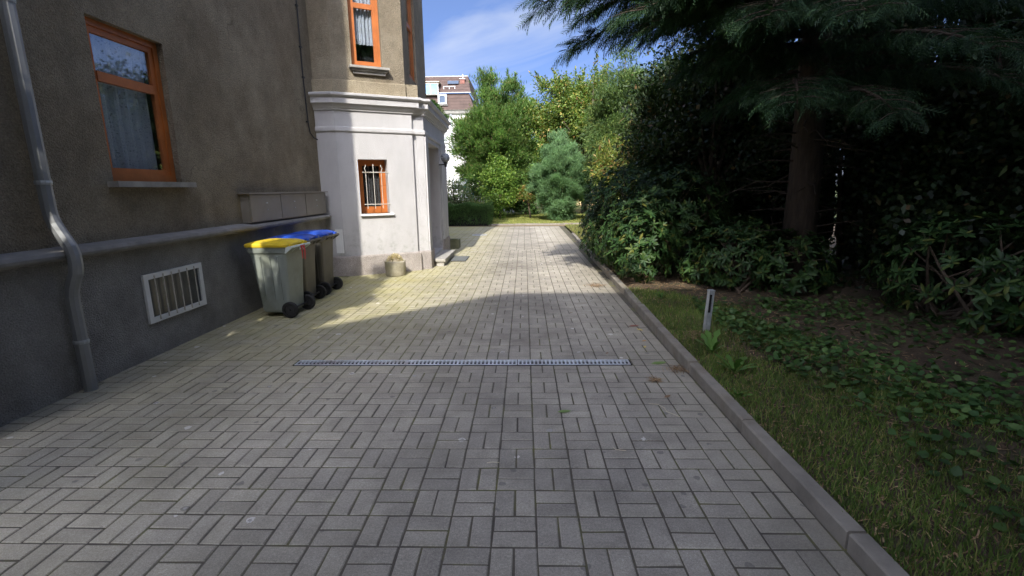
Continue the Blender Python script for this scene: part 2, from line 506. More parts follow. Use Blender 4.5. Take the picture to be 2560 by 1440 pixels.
ROOFR = m_rooftile('red_roof_tiles', (0.22, 0.09, 0.06))
GLASS = m_glass(); LACE = m_lace(); LACE_SHADED = m_lace('shaded_lace_curtain', (0.09, 0.085, 0.085))  # second lace: shade of the lower window put into its colour
GLASSB = simple('dark_bluish_pane', (0.05, 0.08, 0.13), 0.12, .2, 2)
SOIL = m_ground('bed_soil', (0.055, 0.038, 0.022), (0.085, 0.058, 0.035), (0.05, 0.055, 0.02), 2.2)
GROUNDM = m_ground('far_grass', (0.05, 0.075, 0.02), (0.075, 0.10, 0.03), (0.11, 0.11, 0.045), 0.3)
LAWNM = m_ground('lawn_turf', (0.10, 0.125, 0.03), (0.16, 0.17, 0.045), (0.22, 0.19, 0.07), 0.9)
SANDM = m_ground('brown_edging_soil', (0.16, 0.11, 0.06), (0.22, 0.16, 0.09), (0.13, 0.10, 0.05), 2.0)
INNER = simple('dark_hedge_core', (.022, .03, .014), .95, .5, 9, bump=1.0, bscale=25)  # near-black colour for the light-blocking core added to the hedge
BARK = m_bark('grey_brown_bark', (0.13, 0.095, 0.065))
BARKD = m_bark('dark_bark', (0.07, 0.05, 0.035))

# ================================================================== setting
rng = random.Random(7)
def structure(name, mb, mat):
    o = mb.build(name, mat); o['kind'] = 'structure'; return o

mb = MB(); mb.add([(-900, -900, -.05), (900, -900, -.05), (900, 900, -.05), (-900, 900, -.05)], [(0, 1, 2, 3)])
structure('ground', mb, GROUNDM)

# driveway: joint bed with paving stones as real blocks
mb = MB()
def KX(y):
    for (y0, x0), (y1, x1) in zip([(-30, 1.36), (4.6, 1.36), (6.6, 1.42), (15.4, 1.51)], [(4.6, 1.36), (6.6, 1.42), (15.4, 1.51), (60, 1.9)]):
        if y <= y1: return x0 + (x1 - x0) * (y - y0) / (y1 - y0)
mb.add([(-3.7, -1.4, -.0034), (1.5, -1.4, -.0034), (1.5, 3.97, -.0034), (-3.7, 3.97, -.0034)], [(0, 1, 2, 3)])
mb.add([(-3.7, 4.11, -.0034), (1.55, 4.11, -.0034), (1.6, 19.55, -.0034), (-3.7, 19.55, -.0034)], [(0, 1, 2, 3)])
mb.add([(-3.7, 3.97, -.0034), (-2.07, 3.97, -.0034), (-2.07, 4.11, -.0034), (-3.7, 4.11, -.0034)], [(0, 1, 2, 3)])
mb.add([(.94, 3.97, -.0034), (1.5, 3.97, -.0034), (1.5, 4.11, -.0034), (.94, 4.11, -.0034)], [(0, 1, 2, 3)])
drive = structure('driveway', mb, MJ)

FACET_B, FACET_C = (-3.20, 8.42), (-2.03, 9.035)
def in_house(x, y):
    if x < -3.5 and y < 8.6: return True
    if 8.3 < y < 12.25:
        edge = -1.86
        if y < 9.1: edge = -3.20 + (y - 8.42) / .615 * 1.17
        return x < min(edge, -1.86) - .03
    return False
bricks = []     # (cx, cy, lx, ly)
J = 0.0095
def cell(x0, y0, x1, y1, vert):
    if vert:
        xm = (x0 + x1) / 2
        bricks.append(((x0 + xm) / 2, (y0 + y1) / 2, xm - x0, y1 - y0)); bricks.append(((xm + x1) / 2, (y0 + y1) / 2, x1 - xm, y1 - y0))
    else:
        ym = (y0 + y1) / 2
        bricks.append(((x0 + x1) / 2, (y0 + ym) / 2, x1 - x0, ym - y0)); bricks.append(((x0 + x1) / 2, (ym + y1) / 2, x1 - x0, y1 - ym))
X0 = 0.0473
for c in range(-18, 7):
    xa = X0 + .2 * c; xb = xa + .2
    xb = min(xb, 1.352)
    if xb - xa < .05: continue
    for r in range(-20, 6):
        ya = 2.7973 + .2 * r; yb = min(ya + .2, 3.965)
        vert = (c + r) % 2 == 1
        if xb - xa < .13: vert = True; 
        if xb - xa < .13:
            bricks.append(((xa + xb) / 2, (ya + yb) / 2, xb - xa, yb - ya)); continue
        cell(xa, ya, xb, yb, vert)
    for r in range(0, 39):
        ya = 4.117 + .2 * r; yb = ya + .2
        if r == -0 and -2.07 < xa < .94: pass
        if in_house((xa + xb) / 2, ya + .1): continue
        if xb - xa < .13:
            bricks.append(((xa + xb) / 2, ya + .1, xb - xa, .2)); continue
        cell(xa, ya, xb, yb, (c + r) % 2 == 0)
# short pieces beside the drain
for c in list(range(-18, -10)) + [5, 6]:
    xa = X0 + .2 * c; xb = min(xa + .2, 1.352)
    if xa >= -2.2 and c < 0: xb = -2.075
    if xb - xa < .05 or xa < -3.6: continue
    bricks.append(((xa + xb) / 2, 4.041, xb - xa, .14))
bricks.append((.996, 4.041, .102, .14))
for c in range(-18, 8):
    xa = X0 - .05 + .2 * c; xb = min(xa + .2, 1.44)
    if xb - xa < .06: continue
    for r in range(75):
        ya = 11.935 + .1 * r
        if in_house((xa + xb) / 2, ya): continue
        bricks.append(((xa + xb) / 2, ya + .05, xb - xa, .1))

def brick_verts(lx, ly, rg):
    j = lambda: rg.uniform(-.0018, .0018)
    hx, hy = lx / 2 - J / 2, ly / 2 - J / 2
    ch = .0035
    V = []
    for z, i in ((-.05, 0), (-ch, 0), (0, ch)):
        for sx, sy in ((-1, -1), (1, -1), (1, 1), (-1, 1)):
            V.append((sx * (hx - i) + j(), sy * (hy - i) + j(), z + (j() * .4 if z == 0 else 0)))
    return V
BF = [(8, 9, 10, 11)] + [(4 * k + i, 4 * k + (i + 1) % 4, 4 * k + 4 + (i + 1) % 4, 4 * k + 4 + i) for k in (0, 1) for i in range(4)]
def px_area(b):
    p = Vector((b[0], b[1], 0)) - Vector((0, 0, CAMZ))
    z = p.dot(fw)
    if z < .3: return -1
    u = 1280 + FPX * p.dot(rt2) / z; v = 720 + FPX * p.dot(dn2) / z
    if not (-20 < u < 2580 and -20 < v < 1470): return -1
    return b[2] * b[3] / z ** 3
order = sorted(range(len(bricks)), key=lambda i: -px_area(bricks[i]))
near = [i for i in order[:300] if px_area(bricks[i]) > 0]
nearset = set(near)
variants = {}
rb = random.Random(3)
for i in near:
    cx, cy, lx, ly = bricks[i]
    key = (round(lx, 3), round(ly, 3), rb.randrange(4))
    if key not in variants:
        m_ = MB(); m_.add(brick_verts(lx, ly, rb), BF)
        variants[key] = m_.mesh('paving_stone', MP)
    o = bpy.data.objects.new('paving_stone', variants[key]); COL.objects.link(o)
    o.parent = drive
    o.location = (cx + rb.gauss(0, .0009), cy + rb.gauss(0, .0009), rb.gauss(0, .0005))
    o.rotation_euler = (rb.gauss(0, .0018), rb.gauss(0, .0018), rb.gauss(0, .008))
mb = MB()
for i, (cx, cy, lx, ly) in enumerate(bricks):
    if i in nearset: continue
    V = brick_verts(lx, ly, rb)
    dz = rb.gauss(0, .0005); tx = rb.gauss(0, .0018); ty = rb.gauss(0, .0018); a = rb.gauss(0, .008)
    mb.add([(cx + x - a * y, cy + y + a * x, z + dz + tx * y + ty * x) for x, y, z in V], BF)
o = mb.build('paving_stone_field', MP, drive); o['kind'] = 'stuff'

# kerb of single stones
mb = MB()
mb.add([(1.36, -1.4, -.02), (1.52, -1.4, -.02), (1.62, 15.4, -.02), (1.46, 15.4, -.02)], [(0, 1, 2, 3)])
kerb = structure('kerb', mb, SANDM)
y = -1.2
while y < 15.3:
    y1 = min(y + 1.0, 15.4)
    xa, xb = KX(y + .004) + rng.uniform(-.006, .006), KX(y1 - .004) + rng.uniform(-.006, .006)
    h = .092 + rng.uniform(-.008, .008)
    m_ = MB()
    b = .008
    vs = []
    for z, i in ((-.1, 0), (h - b, 0), (h, b)):
        vs += [(xa + i, y + .007, z), (xa + .085 - i, y + .007, z), (xb + .085 - i, y1 - .007, z), (xb + i, y1 - .007, z)]
    m_.add(vs, BF)
    m_.build('kerb_stone', KERBM, kerb)
    y = y1
# far edging strip and its stones
mb = MB(); mb.add([(-4.5, 19.5, -.004), (3.0, 19.5, -.004), (3.0, 20.3, .0), (-4.5, 20.3, .0)], [(0, 1, 2, 3)])
edg = structure('edging_strip', mb, SANDM)
x = -4.4
while x < 2.4:
    MB().bbox(x + .005, x + .995, 20.12, 20.2, -.1, .07 + rng.uniform(-.01, .01), .012).build('edging_stone', KERBM, edg)
    x += 1.0
# planted bed on the right, a gently uneven sheet
def sheet(x0f, x1f, y0, y1, nx, ny, zf):
    m_ = MB(); vs = []; fs = []
    for j in range(ny + 1):
        yy = y0 + (y1 - y0) * j / ny
        a, b = x0f(yy), x1f(yy)
        for i in range(nx + 1):
            xx = a + (b - a) * (i / nx) ** 1.4
            vs.append((xx, yy, zf(xx, yy)))
    for j in range(ny):
        for i in range(nx):
            k = j * (nx + 1) + i
            fs.append((k, k + 1, k + nx + 2, k + nx + 1))
    return m_.add(vs, fs)
bedz = lambda x, y: .055 + .035 * (math.sin(x * 2.3 + y * .7) + math.sin(x * 5.1 - y * 3.3) * .4) * min(1, max(0, (x - 1.5) * 1.2)) + .04 * min(1, max(0, x - 1.5))
bed = sheet(lambda y: KX(y) + .083, lambda y: 14.0, -3, 19.4, 34, 90, bedz).build('garden_bed', SOIL); bed['kind'] = 'structure'
bed.data.polygons.foreach_set('use_smooth', [True] * len(bed.data.polygons))
lawn = sheet(lambda y: -4.5, lambda y: 9.0, 20.2, 36, 20, 24, lambda x, y: .03 + .03 * math.sin(x * .8 + y * .5)).build('lawn', LAWNM); lawn['kind'] = 'structure'

# ================================================================== villa
villa = thing('villa', 'brown roughcast villa with grey rendered porch bay and orange window frames', 'house', (-4.5, 7, 0))
PA, PB, PC = (-3.55, 8.45), FACET_B, FACET_C
u2 = Vector((PC[0] - PB[0], PC[1] - PB[1])).normalized(); n2 = Vector((u2.y, -u2.x))
SET = .075
PC2 = (PC[0] - n2.x * SET, PC[1] - n2.y * SET)
PE = (PC2[0] + u2.x * .235, PC2[1] + u2.y * .235)
PF = (-1.955, 12.2)
fr1 = frame(PA, PB); fr2 = frame(PB, PC); frp = frame(PC2, PE); frs = frame(PE, PF)
frj = frame(PC, PC2)
WU0, WU1 = .328, .838
# lower storey walls: bay, return and porch flank with door niche
mb = MB()
facade(mb, fr1, 0, fr1.len, 0, 2.9, [])
facade(mb, fr2, 0, fr2.len, 0, 2.9, [(WU0, WU1, 1.10, 2.05)], .27)
facade(mb, frj, 0, frj.len, 0, 2.9, [])
facade(mb, frp, 0, frp.len, 0, 2.9, [])
NU0, NU1 = .45, 1.95
facade(mb, frs, 0, frs.len, 0, 2.9, [(NU0, NU1, .17, 2.42)], .75)
mb.build('bay_wall', GREY, villa)
MB().add([PF + (0,), (-4.2, 12.25, 0), (-4.2, 12.25, 3.1), PF + (3.1,)], [(0, 1, 2, 3)]).build('porch_back_wall', GREY, villa)
# niche back wall and door
mb = MB(); mb.fbox(frs, NU0 - .2, NU1 + .2, .1, 2.5, -.80, -.752); mb.build('niche_wall', GREY, villa)
dr = MB().fbox(frs, NU0 + .3, NU1 - .3, .17, 2.25, -.752, -.70).build('door', ORANGE, villa)
MB().fbox(frs, NU0 + .42, NU1 - .42, 1.2, 2.05, -.70, -.692).build('pane', GLASS, dr)
MB().fbox(frs, NU0 + .36, NU0 + .40, 1.05, 1.2, -.70, -.66).build('handle', GALV, dr)
# pilasters beside the niche, slightly proud
mb = MB(); mb.fbox(frs, .02, .30, .36, 2.50, 0.002, .03); mb.build('pilaster', GREY, villa)
mb = MB(); mb.fbox(frs, NU1 + .12, frs.len - .03, .36, 2.50, .002, .03); mb.build('pilaster', GREY, villa)
# plinth
pp = [(0.002, .0), (.045, .0), (.045, .335), (.03, .355), (.002, .36)]
MB().sweep([PA, PB, PC, PC2, PE, frs(NU0 - .02, 0, 0)[:2]], pp).build('plinth', PLINTH, villa)
MB().sweep([frs(NU1 + .02, 0, 0)[:2], PF, (-2.6, 12.22)], pp).build('plinth', PLINTH, villa)
# string course, cornice
path = [PA, PB, PC, PC2, PE, PF, (-3.0, 12.23)]
MB().sweep(path, [(.002, 2.50), (.02, 2.505), (.028, 2.52), (.028, 2.56), (.018, 2.585), (.002, 2.59)]).build('string_course', GREY, villa)
cor = [(.002, 2.845), (.025, 2.85), (.032, 2.875), (.05, 2.885), (.075, 2.925), (.085, 2.945), (.115, 2.95), (.115, 3.045), (.145, 3.055), (.165, 3.075), (.165, 3.105), (.145, 3.115), (-.02, 3.14), (-.02, 2.845)]
MB().sweep(path, cor).build('cornice', GREY, villa)
# flat porch roof, weathered
MB().prism([(-3.4, 8.7), (-2.2, 9.15), (PE[0] - .02, PE[1] + .03), (PF[0] - .02, PF[1] - .02), (-4.0, 12.1), (-4.0, 8.7)], 3.06, 3.13).build('porch_roof', STONE, villa)
# upper storey
UA, UB, UC, UD = (-3.55, 8.50), (-3.185, 8.455), (-2.115, 9.02), (-2.15, 11.15)
fu1 = frame(UA, UB); fu2 = frame(UB, UC); fus = frame(UC, UD)
EAVE = 10.8
mb = MB()
facade(mb, fu1, 0, fu1.len, 3.1, EAVE, [])
facade(mb, fu2, 0, fu2.len, 3.1, EAVE, [(.325, .832, 3.57, 5.35), (.325, .832, 7.0, 8.8)], .15)
facade(mb, fus, 0, fus.len, 3.1, EAVE, [(.42, 1.16, 3.57, 5.35), (.42, 1.16, 7.0, 8.8)], .12)
mb.add([UD + (3.1,), (-5, 11.2, 3.1), (-5, 11.2, EAVE), UD + (EAVE,)], [(0, 1, 2, 3)])
mb.build('upper_wall', BROWN, villa)
tb = [(.002, 3.12), (.05, 3.12), (.05, 3.325), (.035, 3.34), (.002, 3.345)]
MB().sweep([UA, UB, UC], tb).build('tan_band', TAN, villa)
mb = MB()
ftb = frame(PB, PC)
mb.fbox(ftb, fr2.len - .06, fr2.len + .14, 3.125, 3.35, -.16, -.005)
mb.build('parapet_block', TAN, villa)
# left wing wall: plinth, ledge, roughcast
PN = (-3.55, 2.2)
frl0 = frame((-3.55, 3.0), (-3.55, 8.5)); frl = lambda u, d, z: frl0(u, d, z)
frl.len = frl0.len
WL = (1.15, 2.0, 1.62, 2.95)
mb = MB(); facade(mb, frl, -.8, frl.len, 1.08, EAVE, [WL, (1.15, 2.0, 4.3, 5.9), (1.15, 2.0, 7.4, 8.9)], .13)
mb.add([(-12, 2.2, 0), (-3.55, 2.2, 0), (-3.55, 2.2, EAVE), (-12, 2.2, EAVE)], [(0, 1, 2, 3)])
mb.add([(-12, 14, 0), (-12, 2.2, 0), (-12, 2.2, EAVE), (-12, 14, EAVE)], [(0, 1, 2, 3)])
mb.add([(-3.9, 14, 0), (-12, 14, 0), (-12, 14, EAVE), (-3.9, 14, EAVE)], [(0, 1, 2, 3)])
mb.add([(-3.9, 11.1, 0), (-3.9, 14, 0), (-3.9, 14, EAVE), (-3.9, 11.1, EAVE)], [(0, 1, 2, 3)])
mb.build('wing_wall', BROWN, villa)
MB().fbox(frl, -.8, frl.len - .06, 0, 1.04, 0.002, .05).build('wing_base', LEFTPL, villa)
MB().sweep([(-3.55, 2.2), (-3.55, 8.40)], [(.002, 1.02), (.10, 1.03), (.155, 1.055), (.16, 1.075), (.15, 1.10), (.002, 1.125)]).build('ledge', LEDGE, villa)
# roofs
rf = MB()
rf.add([(-12.5, 1.9, EAVE), (-3.35, 2.05, EAVE), (-3.35, 14.4, EAVE), (-12.5, 14.4, EAVE), (-8, 6.5, EAVE + 3.6), (-8, 10.5, EAVE + 3.6)], [(0, 1, 4), (1, 2, 5, 4), (2, 3, 5), (3, 0, 4, 5), (3, 2, 1, 0)])
rf.add([(-3.7, 8.3, EAVE + .01), (-3.15, 8.28, EAVE + .01), (-1.95, 8.92, EAVE + .01), (-1.98, 11.35, EAVE + .01), (-4.5, 11.4, EAVE + .01), (-3.4, 9.9, EAVE + 2.4)], [(0, 1, 5), (1, 2, 5), (2, 3, 5), (3, 4, 5), (4, 0, 5), (4, 3, 2, 1, 0)])
rf.build('roof', ROOFB, villa)
# entrance step: granite slab with splayed front end
MB().prism([(-1.90, 9.62), (-1.775, 9.44), (-1.585, 9.43), (-1.59, 10.94), (-1.90, 10.96)], .098, .15).build('step', STEPSTONE, villa)
MB().prism([(-1.90, 9.66), (-1.755, 9.475), (-1.62, 9.465), (-1.625, 10.91), (-1.90, 10.93)], -.02, .098).build('step_riser', STEPSTONE, villa)

def window(parent, fr, u0, u1, z0, z1, dep, transom=None, curtain=True, wood=ORANGE, dark=True, cz=None, lace=None):
    """frame ring + sash, pane, lace curtain, dark room behind"""
    f = MB(); w_ = .055
    d0, d1 = -dep, -dep + .05
    for a, b, c, e in ((u0, u0 + w_, z0, z1), (u1 - w_, u1, z0, z1), (u0 + w_, u1 - w_, z0, z0 + w_ * 1.25), (u0 + w_, u1 - w_, z1 - w_, z1)):
        f.fbox(fr, a, b, c, e, d0, d1)
    s_ = .05
    a, b, c, e = u0 + w_, u1 - w_, z0 + w_ * 1.25, z1 - w_
    for q in ((a, a + s_, c, e), (b - s_, b, c, e), (a + s_, b - s_, c, c + s_), (a + s_, b - s_, e - s_, e)):
        f.fbox(fr, q[0], q[1], q[2], q[3], d0, d1 - .015)
    if transom: f.fbox(fr, a + s_, b - s_, transom - .04, transom + .04, d0, d1 - .006)
    wo = f.build('window', wood, parent)
    MB().fbox(fr, a + s_ - .005, b - s_ + .005, c + s_ - .005, e - s_ + .005, d0 + .012, d0 + .018).build('pane', GLASS, wo)
    if curtain:
        m_ = MB(); n_ = 26; zt, zb = e - .02, (cz if cz else c + .05)
        vs = []; fs = []
        for i in range(n_ + 1):
            uu = a + .03 + (b - a - .06) * i / n_
            dd = d0 - .06 + .018 * math.sin(i * 1.35) + .008 * math.sin(i * .6)
            vs += [fr(uu, dd, zb), fr(uu, dd, zt)]
        for i in range(n_): fs.append((2 * i, 2 * i + 2, 2 * i + 3, 2 * i + 1))
        m_.add(vs, fs).build('curtain', lace or LACE, wo)
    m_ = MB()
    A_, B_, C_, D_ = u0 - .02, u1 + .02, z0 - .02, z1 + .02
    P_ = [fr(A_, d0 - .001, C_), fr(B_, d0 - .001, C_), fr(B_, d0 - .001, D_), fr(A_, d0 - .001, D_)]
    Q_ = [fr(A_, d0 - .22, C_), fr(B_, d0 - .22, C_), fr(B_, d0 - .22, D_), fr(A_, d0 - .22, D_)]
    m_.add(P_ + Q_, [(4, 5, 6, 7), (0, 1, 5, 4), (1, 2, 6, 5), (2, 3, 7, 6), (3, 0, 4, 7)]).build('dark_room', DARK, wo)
    return wo

wl = window(villa, fr2, WU0, WU1, 1.10, 2.05, .262, lace=LACE_SHADED)
wl['label'] = 'small barred ground floor window with orange wooden frame'
MB().fbox(fr2, WU0 - .02, WU1 + .06, 1.065, 1.10, -.21, .055).build('sill', WHITEP, wl)
# iron grille: three uprights with curled heads, two cross bars
for k, fx in enumerate((.24, .5, .77)):
    uu = WU0 + (WU1 - WU0) * fx
    pts = [fr2(uu, .0, 1.19), fr2(uu, .0, 1.30), fr2(uu, .0, 1.84)]
    if k == 1:
        pts += [fr2(uu, .0, 1.93)]
        m_ = MB().tube(pts, .0062, 6)
        m_.lathe([(0, 0), (.011, .008), (.014, .02), (.010, .034), (0, .04)], fr2(uu, 0, 1.925), 8)
    else:
        s_ = -1 if k == 0 else 1
        pts += [fr2(uu + s_ * .012, .002, 1.875), fr2(uu + s_ * .018, .004, 1.895), fr2(uu + s_ * .004, .004, 1.915), fr2(uu - s_ * .004, .003, 1.935), fr2(uu - s_ * .002, .002, 1.955)]
        m_ = MB().tube(pts, [.0062, .0062, .0062, .007, .007, .007, .008, .006], 6)
    m_.build('grille_bar', IRON, wl)
for zz in (1.825, 1.265):
    MB().tube([fr2(WU0 + .06, .010, zz), fr2(WU1 + .012, .010, zz)], .0075, 6).build('grille_rail', IRON, wl)
    
wu = window(villa, fu2, .325, .832, 3.57, 5.35, .14, transom=4.56, cz=3.98)
wu['label'] = 'tall upper floor window with orange frame and white net curtain'
m_ = MB()
m_.fbox(fu2, .27, .93, 3.535, 3.57, -.1, .13); m_.fbox(fu2, .30, .90, 3.50, 3.535, .002, .085)
m_.fbox(fu2, .33, .87, 3.455, 3.50, .002, .055)
m_.build('sill', STONE, wu)
for k, (fr_, a, b) in enumerate(((fu2, .325, .832), (fus, .42, 1.16))):
    if k == 1: window(villa, fr_, a, b, 3.57, 5.35, .10, transom=4.56)
    window(villa, fr_, a, b, 7.0, 8.8, .10, transom=8.0)
ws = window(villa, frl, 1.15, 2.0, 1.62, 2.95, .11, transom=2.5)
MB().fbox(frl, 1.08, 2.07, 1.57, 1.62, -.1, .10).build('sill', STONE, ws)
window(villa, frl, 1.15, 2.0, 4.3, 5.9, .11, transom=5.2)
window(villa, frl, 1.15, 2.0, 7.4, 8.9, .11, transom=8.2)

cw = MB()
for q in ((1.2, 1.25, .32, .78), (1.95, 2.0, .32, .78), (1.25, 1.95, .32, .37), (1.25, 1.95, .73, .78)): cw.fbox(frl, q[0], q[1], q[2], q[3], .052, .075)
cwo = cw.build('cellar_window', WHITEP, villa)
MB().fbox(frl, 1.25, 1.95, .37, .73, .052, .056).build('pane', simple('dusty_cellar_glass', (.05, .055, .06), .25, .3, 5), cwo)
for k in range(6): MB().tube([frl(1.32 + .11 * k, .082, .34), frl(1.32 + .11 * k, .082, .76)], .006, 6).build('grille_bar', IRON, cwo)
dp = MB(); dp.tube([(-3.47, 3.45, 7.0), (-3.47, 3.45, 1.42), (-3.466, 3.45, 1.36), (-3.45, 3.45, 1.30), (-3.40, 3.45, 1.20), (-3.365, 3.45, 1.13), (-3.352, 3.45, 1.07), (-3.352, 3.45, 1.0), (-3.362, 3.45, .94), (-3.39, 3.45, .88), (-3.415, 3.45, .82), (-3.428, 3.45, .76), (-3.43, 3.45, .70), (-3.43, 3.45, .0)], .045, 10)
dpo = dp.build('downpipe', simple('zinc_pipe', (.30, .31, .32), .45, .15, 4, metal=.4), villa)
for zz in (.4, 1.6, 2.8, 4.0): MB().lathe([(.05, -.015), (.053, 0), (.05, .015)], (-3.47 if zz > 1.2 else -3.43, 3.45, zz), 12).build('pipe_clip', GALV, dpo)
# service panel low on the bay
pn = MB().fbox(fr1, .20, .33, .42, .84, .002, .02)
o = pn.build('access_panel', WHITEP); tag(o, 'pale rectangular access panel low on shaded grey wall behind bins', 'panel')
# meter cabinet doors in a row above the ledge
mc = thing('meter_cabinet', 'taupe metal meter cabinet with flush doors above stone ledge on brown wall', 'cabinet', (-3.45, 7.2, 1.13))
MB().fbox(frl, 2.98, 5.32, 1.13, 1.485, .003, .11).build('body', CABINET, mc)
MB().fbox(frl, 2.94, 5.36, 1.487, 1.503, .003, .15).build('top_cap', CABINET, mc)
for k in range(3):
    a = 3.0 + .775 * k
    d_ = MB().fbox(frl, a, a + .755, 1.145, 1.475, .112, .122).build('door', CABINET, mc)
    MB().fbox(frl, a + .36, a + .40, 1.36, 1.375, .123, .130).build('latch', GALV, d_)
    MB().fbox(frl, a + .37, a + .385, 1.27, 1.285, .123, .130).build('lock', GALV, d_)
# black cable with clips in the corner
cb = thing('wall_cable', 'thin black cable clipped down the inner corner of brown wall', 'cable', (-3.5, 8.15, 2.4))
MB().tube([(-3.535, 8.12, 5.2), (-3.533, 8.12, 4.2), (-3.535, 8.11, 3.3), (-3.53, 8.11, 3.05), (-3.525, 8.12, 2.6), (-3.52, 8.15, 2.45), (-3.50, 8.24, 2.38), (-3.48, 8.32, 2.36)], .011, 6).build('cable', CABLEM, cb)
for zz in (4.35, 3.75, 3.3, 2.62):
    MB().box(-3.549, -3.515, 8.09, 8.14, zz - .012, zz + .012).build('clip', CABLEM, cb)
# globe lamp
lp = thing('wall_lamp', 'grey globe lamp on bracket at the porch pillar', 'lamp', (-1.80, 11.0, 2.0))
gx, gy, gz = -1.755, 11.0, 2.2
MB().lathe([(0, -.105), (.04, -.097), (.075, -.073), (.098, -.035), (.105, 0), (.098, .035), (.075, .073), (.04, .097), (0, .105)], (gx, gy, gz), 20).build('globe', simple('milky_globe', (0.24, 0.26, 0.28), 0.4, 0.05, 5), lp, True)
m_ = MB(); m_.lathe([(.03, -.17), (.035, -.12), (.05, -.10), (.05, -.088)], (gx, gy, gz), 12)
m_.tube([(gx, gy, gz - .14), (gx - .10, gy, gz - .145), (-1.905, gy, gz - .145)], .014, 8)
m_.tube([(gx, gy, gz - .13), (gx + .0, gy, gz - .20)], [.02, .026], 8)
m_.build('bracket', CABLEM, lp)
# moss and stonecrop on the cornice
# ------------------------------------------------------------------ drain
dc = thing('drain_channel', 'long galvanised slotted drain channel set across the paving', 'drain', (-.55, 4.04, 0))
m_ = MB(); m_.box(-2.06, .93, 3.972, 3.976, -.12, .001); m_.box(-2.06, .93, 4.104, 4.108, -.12, .001); m_.box(-2.06, .93, 3.976, 4.104, -.13, -.12)
m_.box(-2.066, -2.06, 3.972, 4.108, -.12, .001); m_.box(.93, .936, 3.972, 4.108, -.12, .001)
m_.build('channel', DARK, dc)
for k in range(3):
    xa = -2.058 + .996 * k; xb = xa + .990
    m_ = MB()
    m_.box(xa, xb, 3.978, 4.000, -.016, .003); m_.box(xa, xb, 4.080, 4.102, -.016, .003)
    n_ = 28
    for i in range(n_ + 1):
        xx = xa + (xb - xa - .014) * i / n_
        m_.box(xx, xx + .014, 4.0, 4.08, -.0034, .0025)
    m_.build('grate', GALV2, dc)

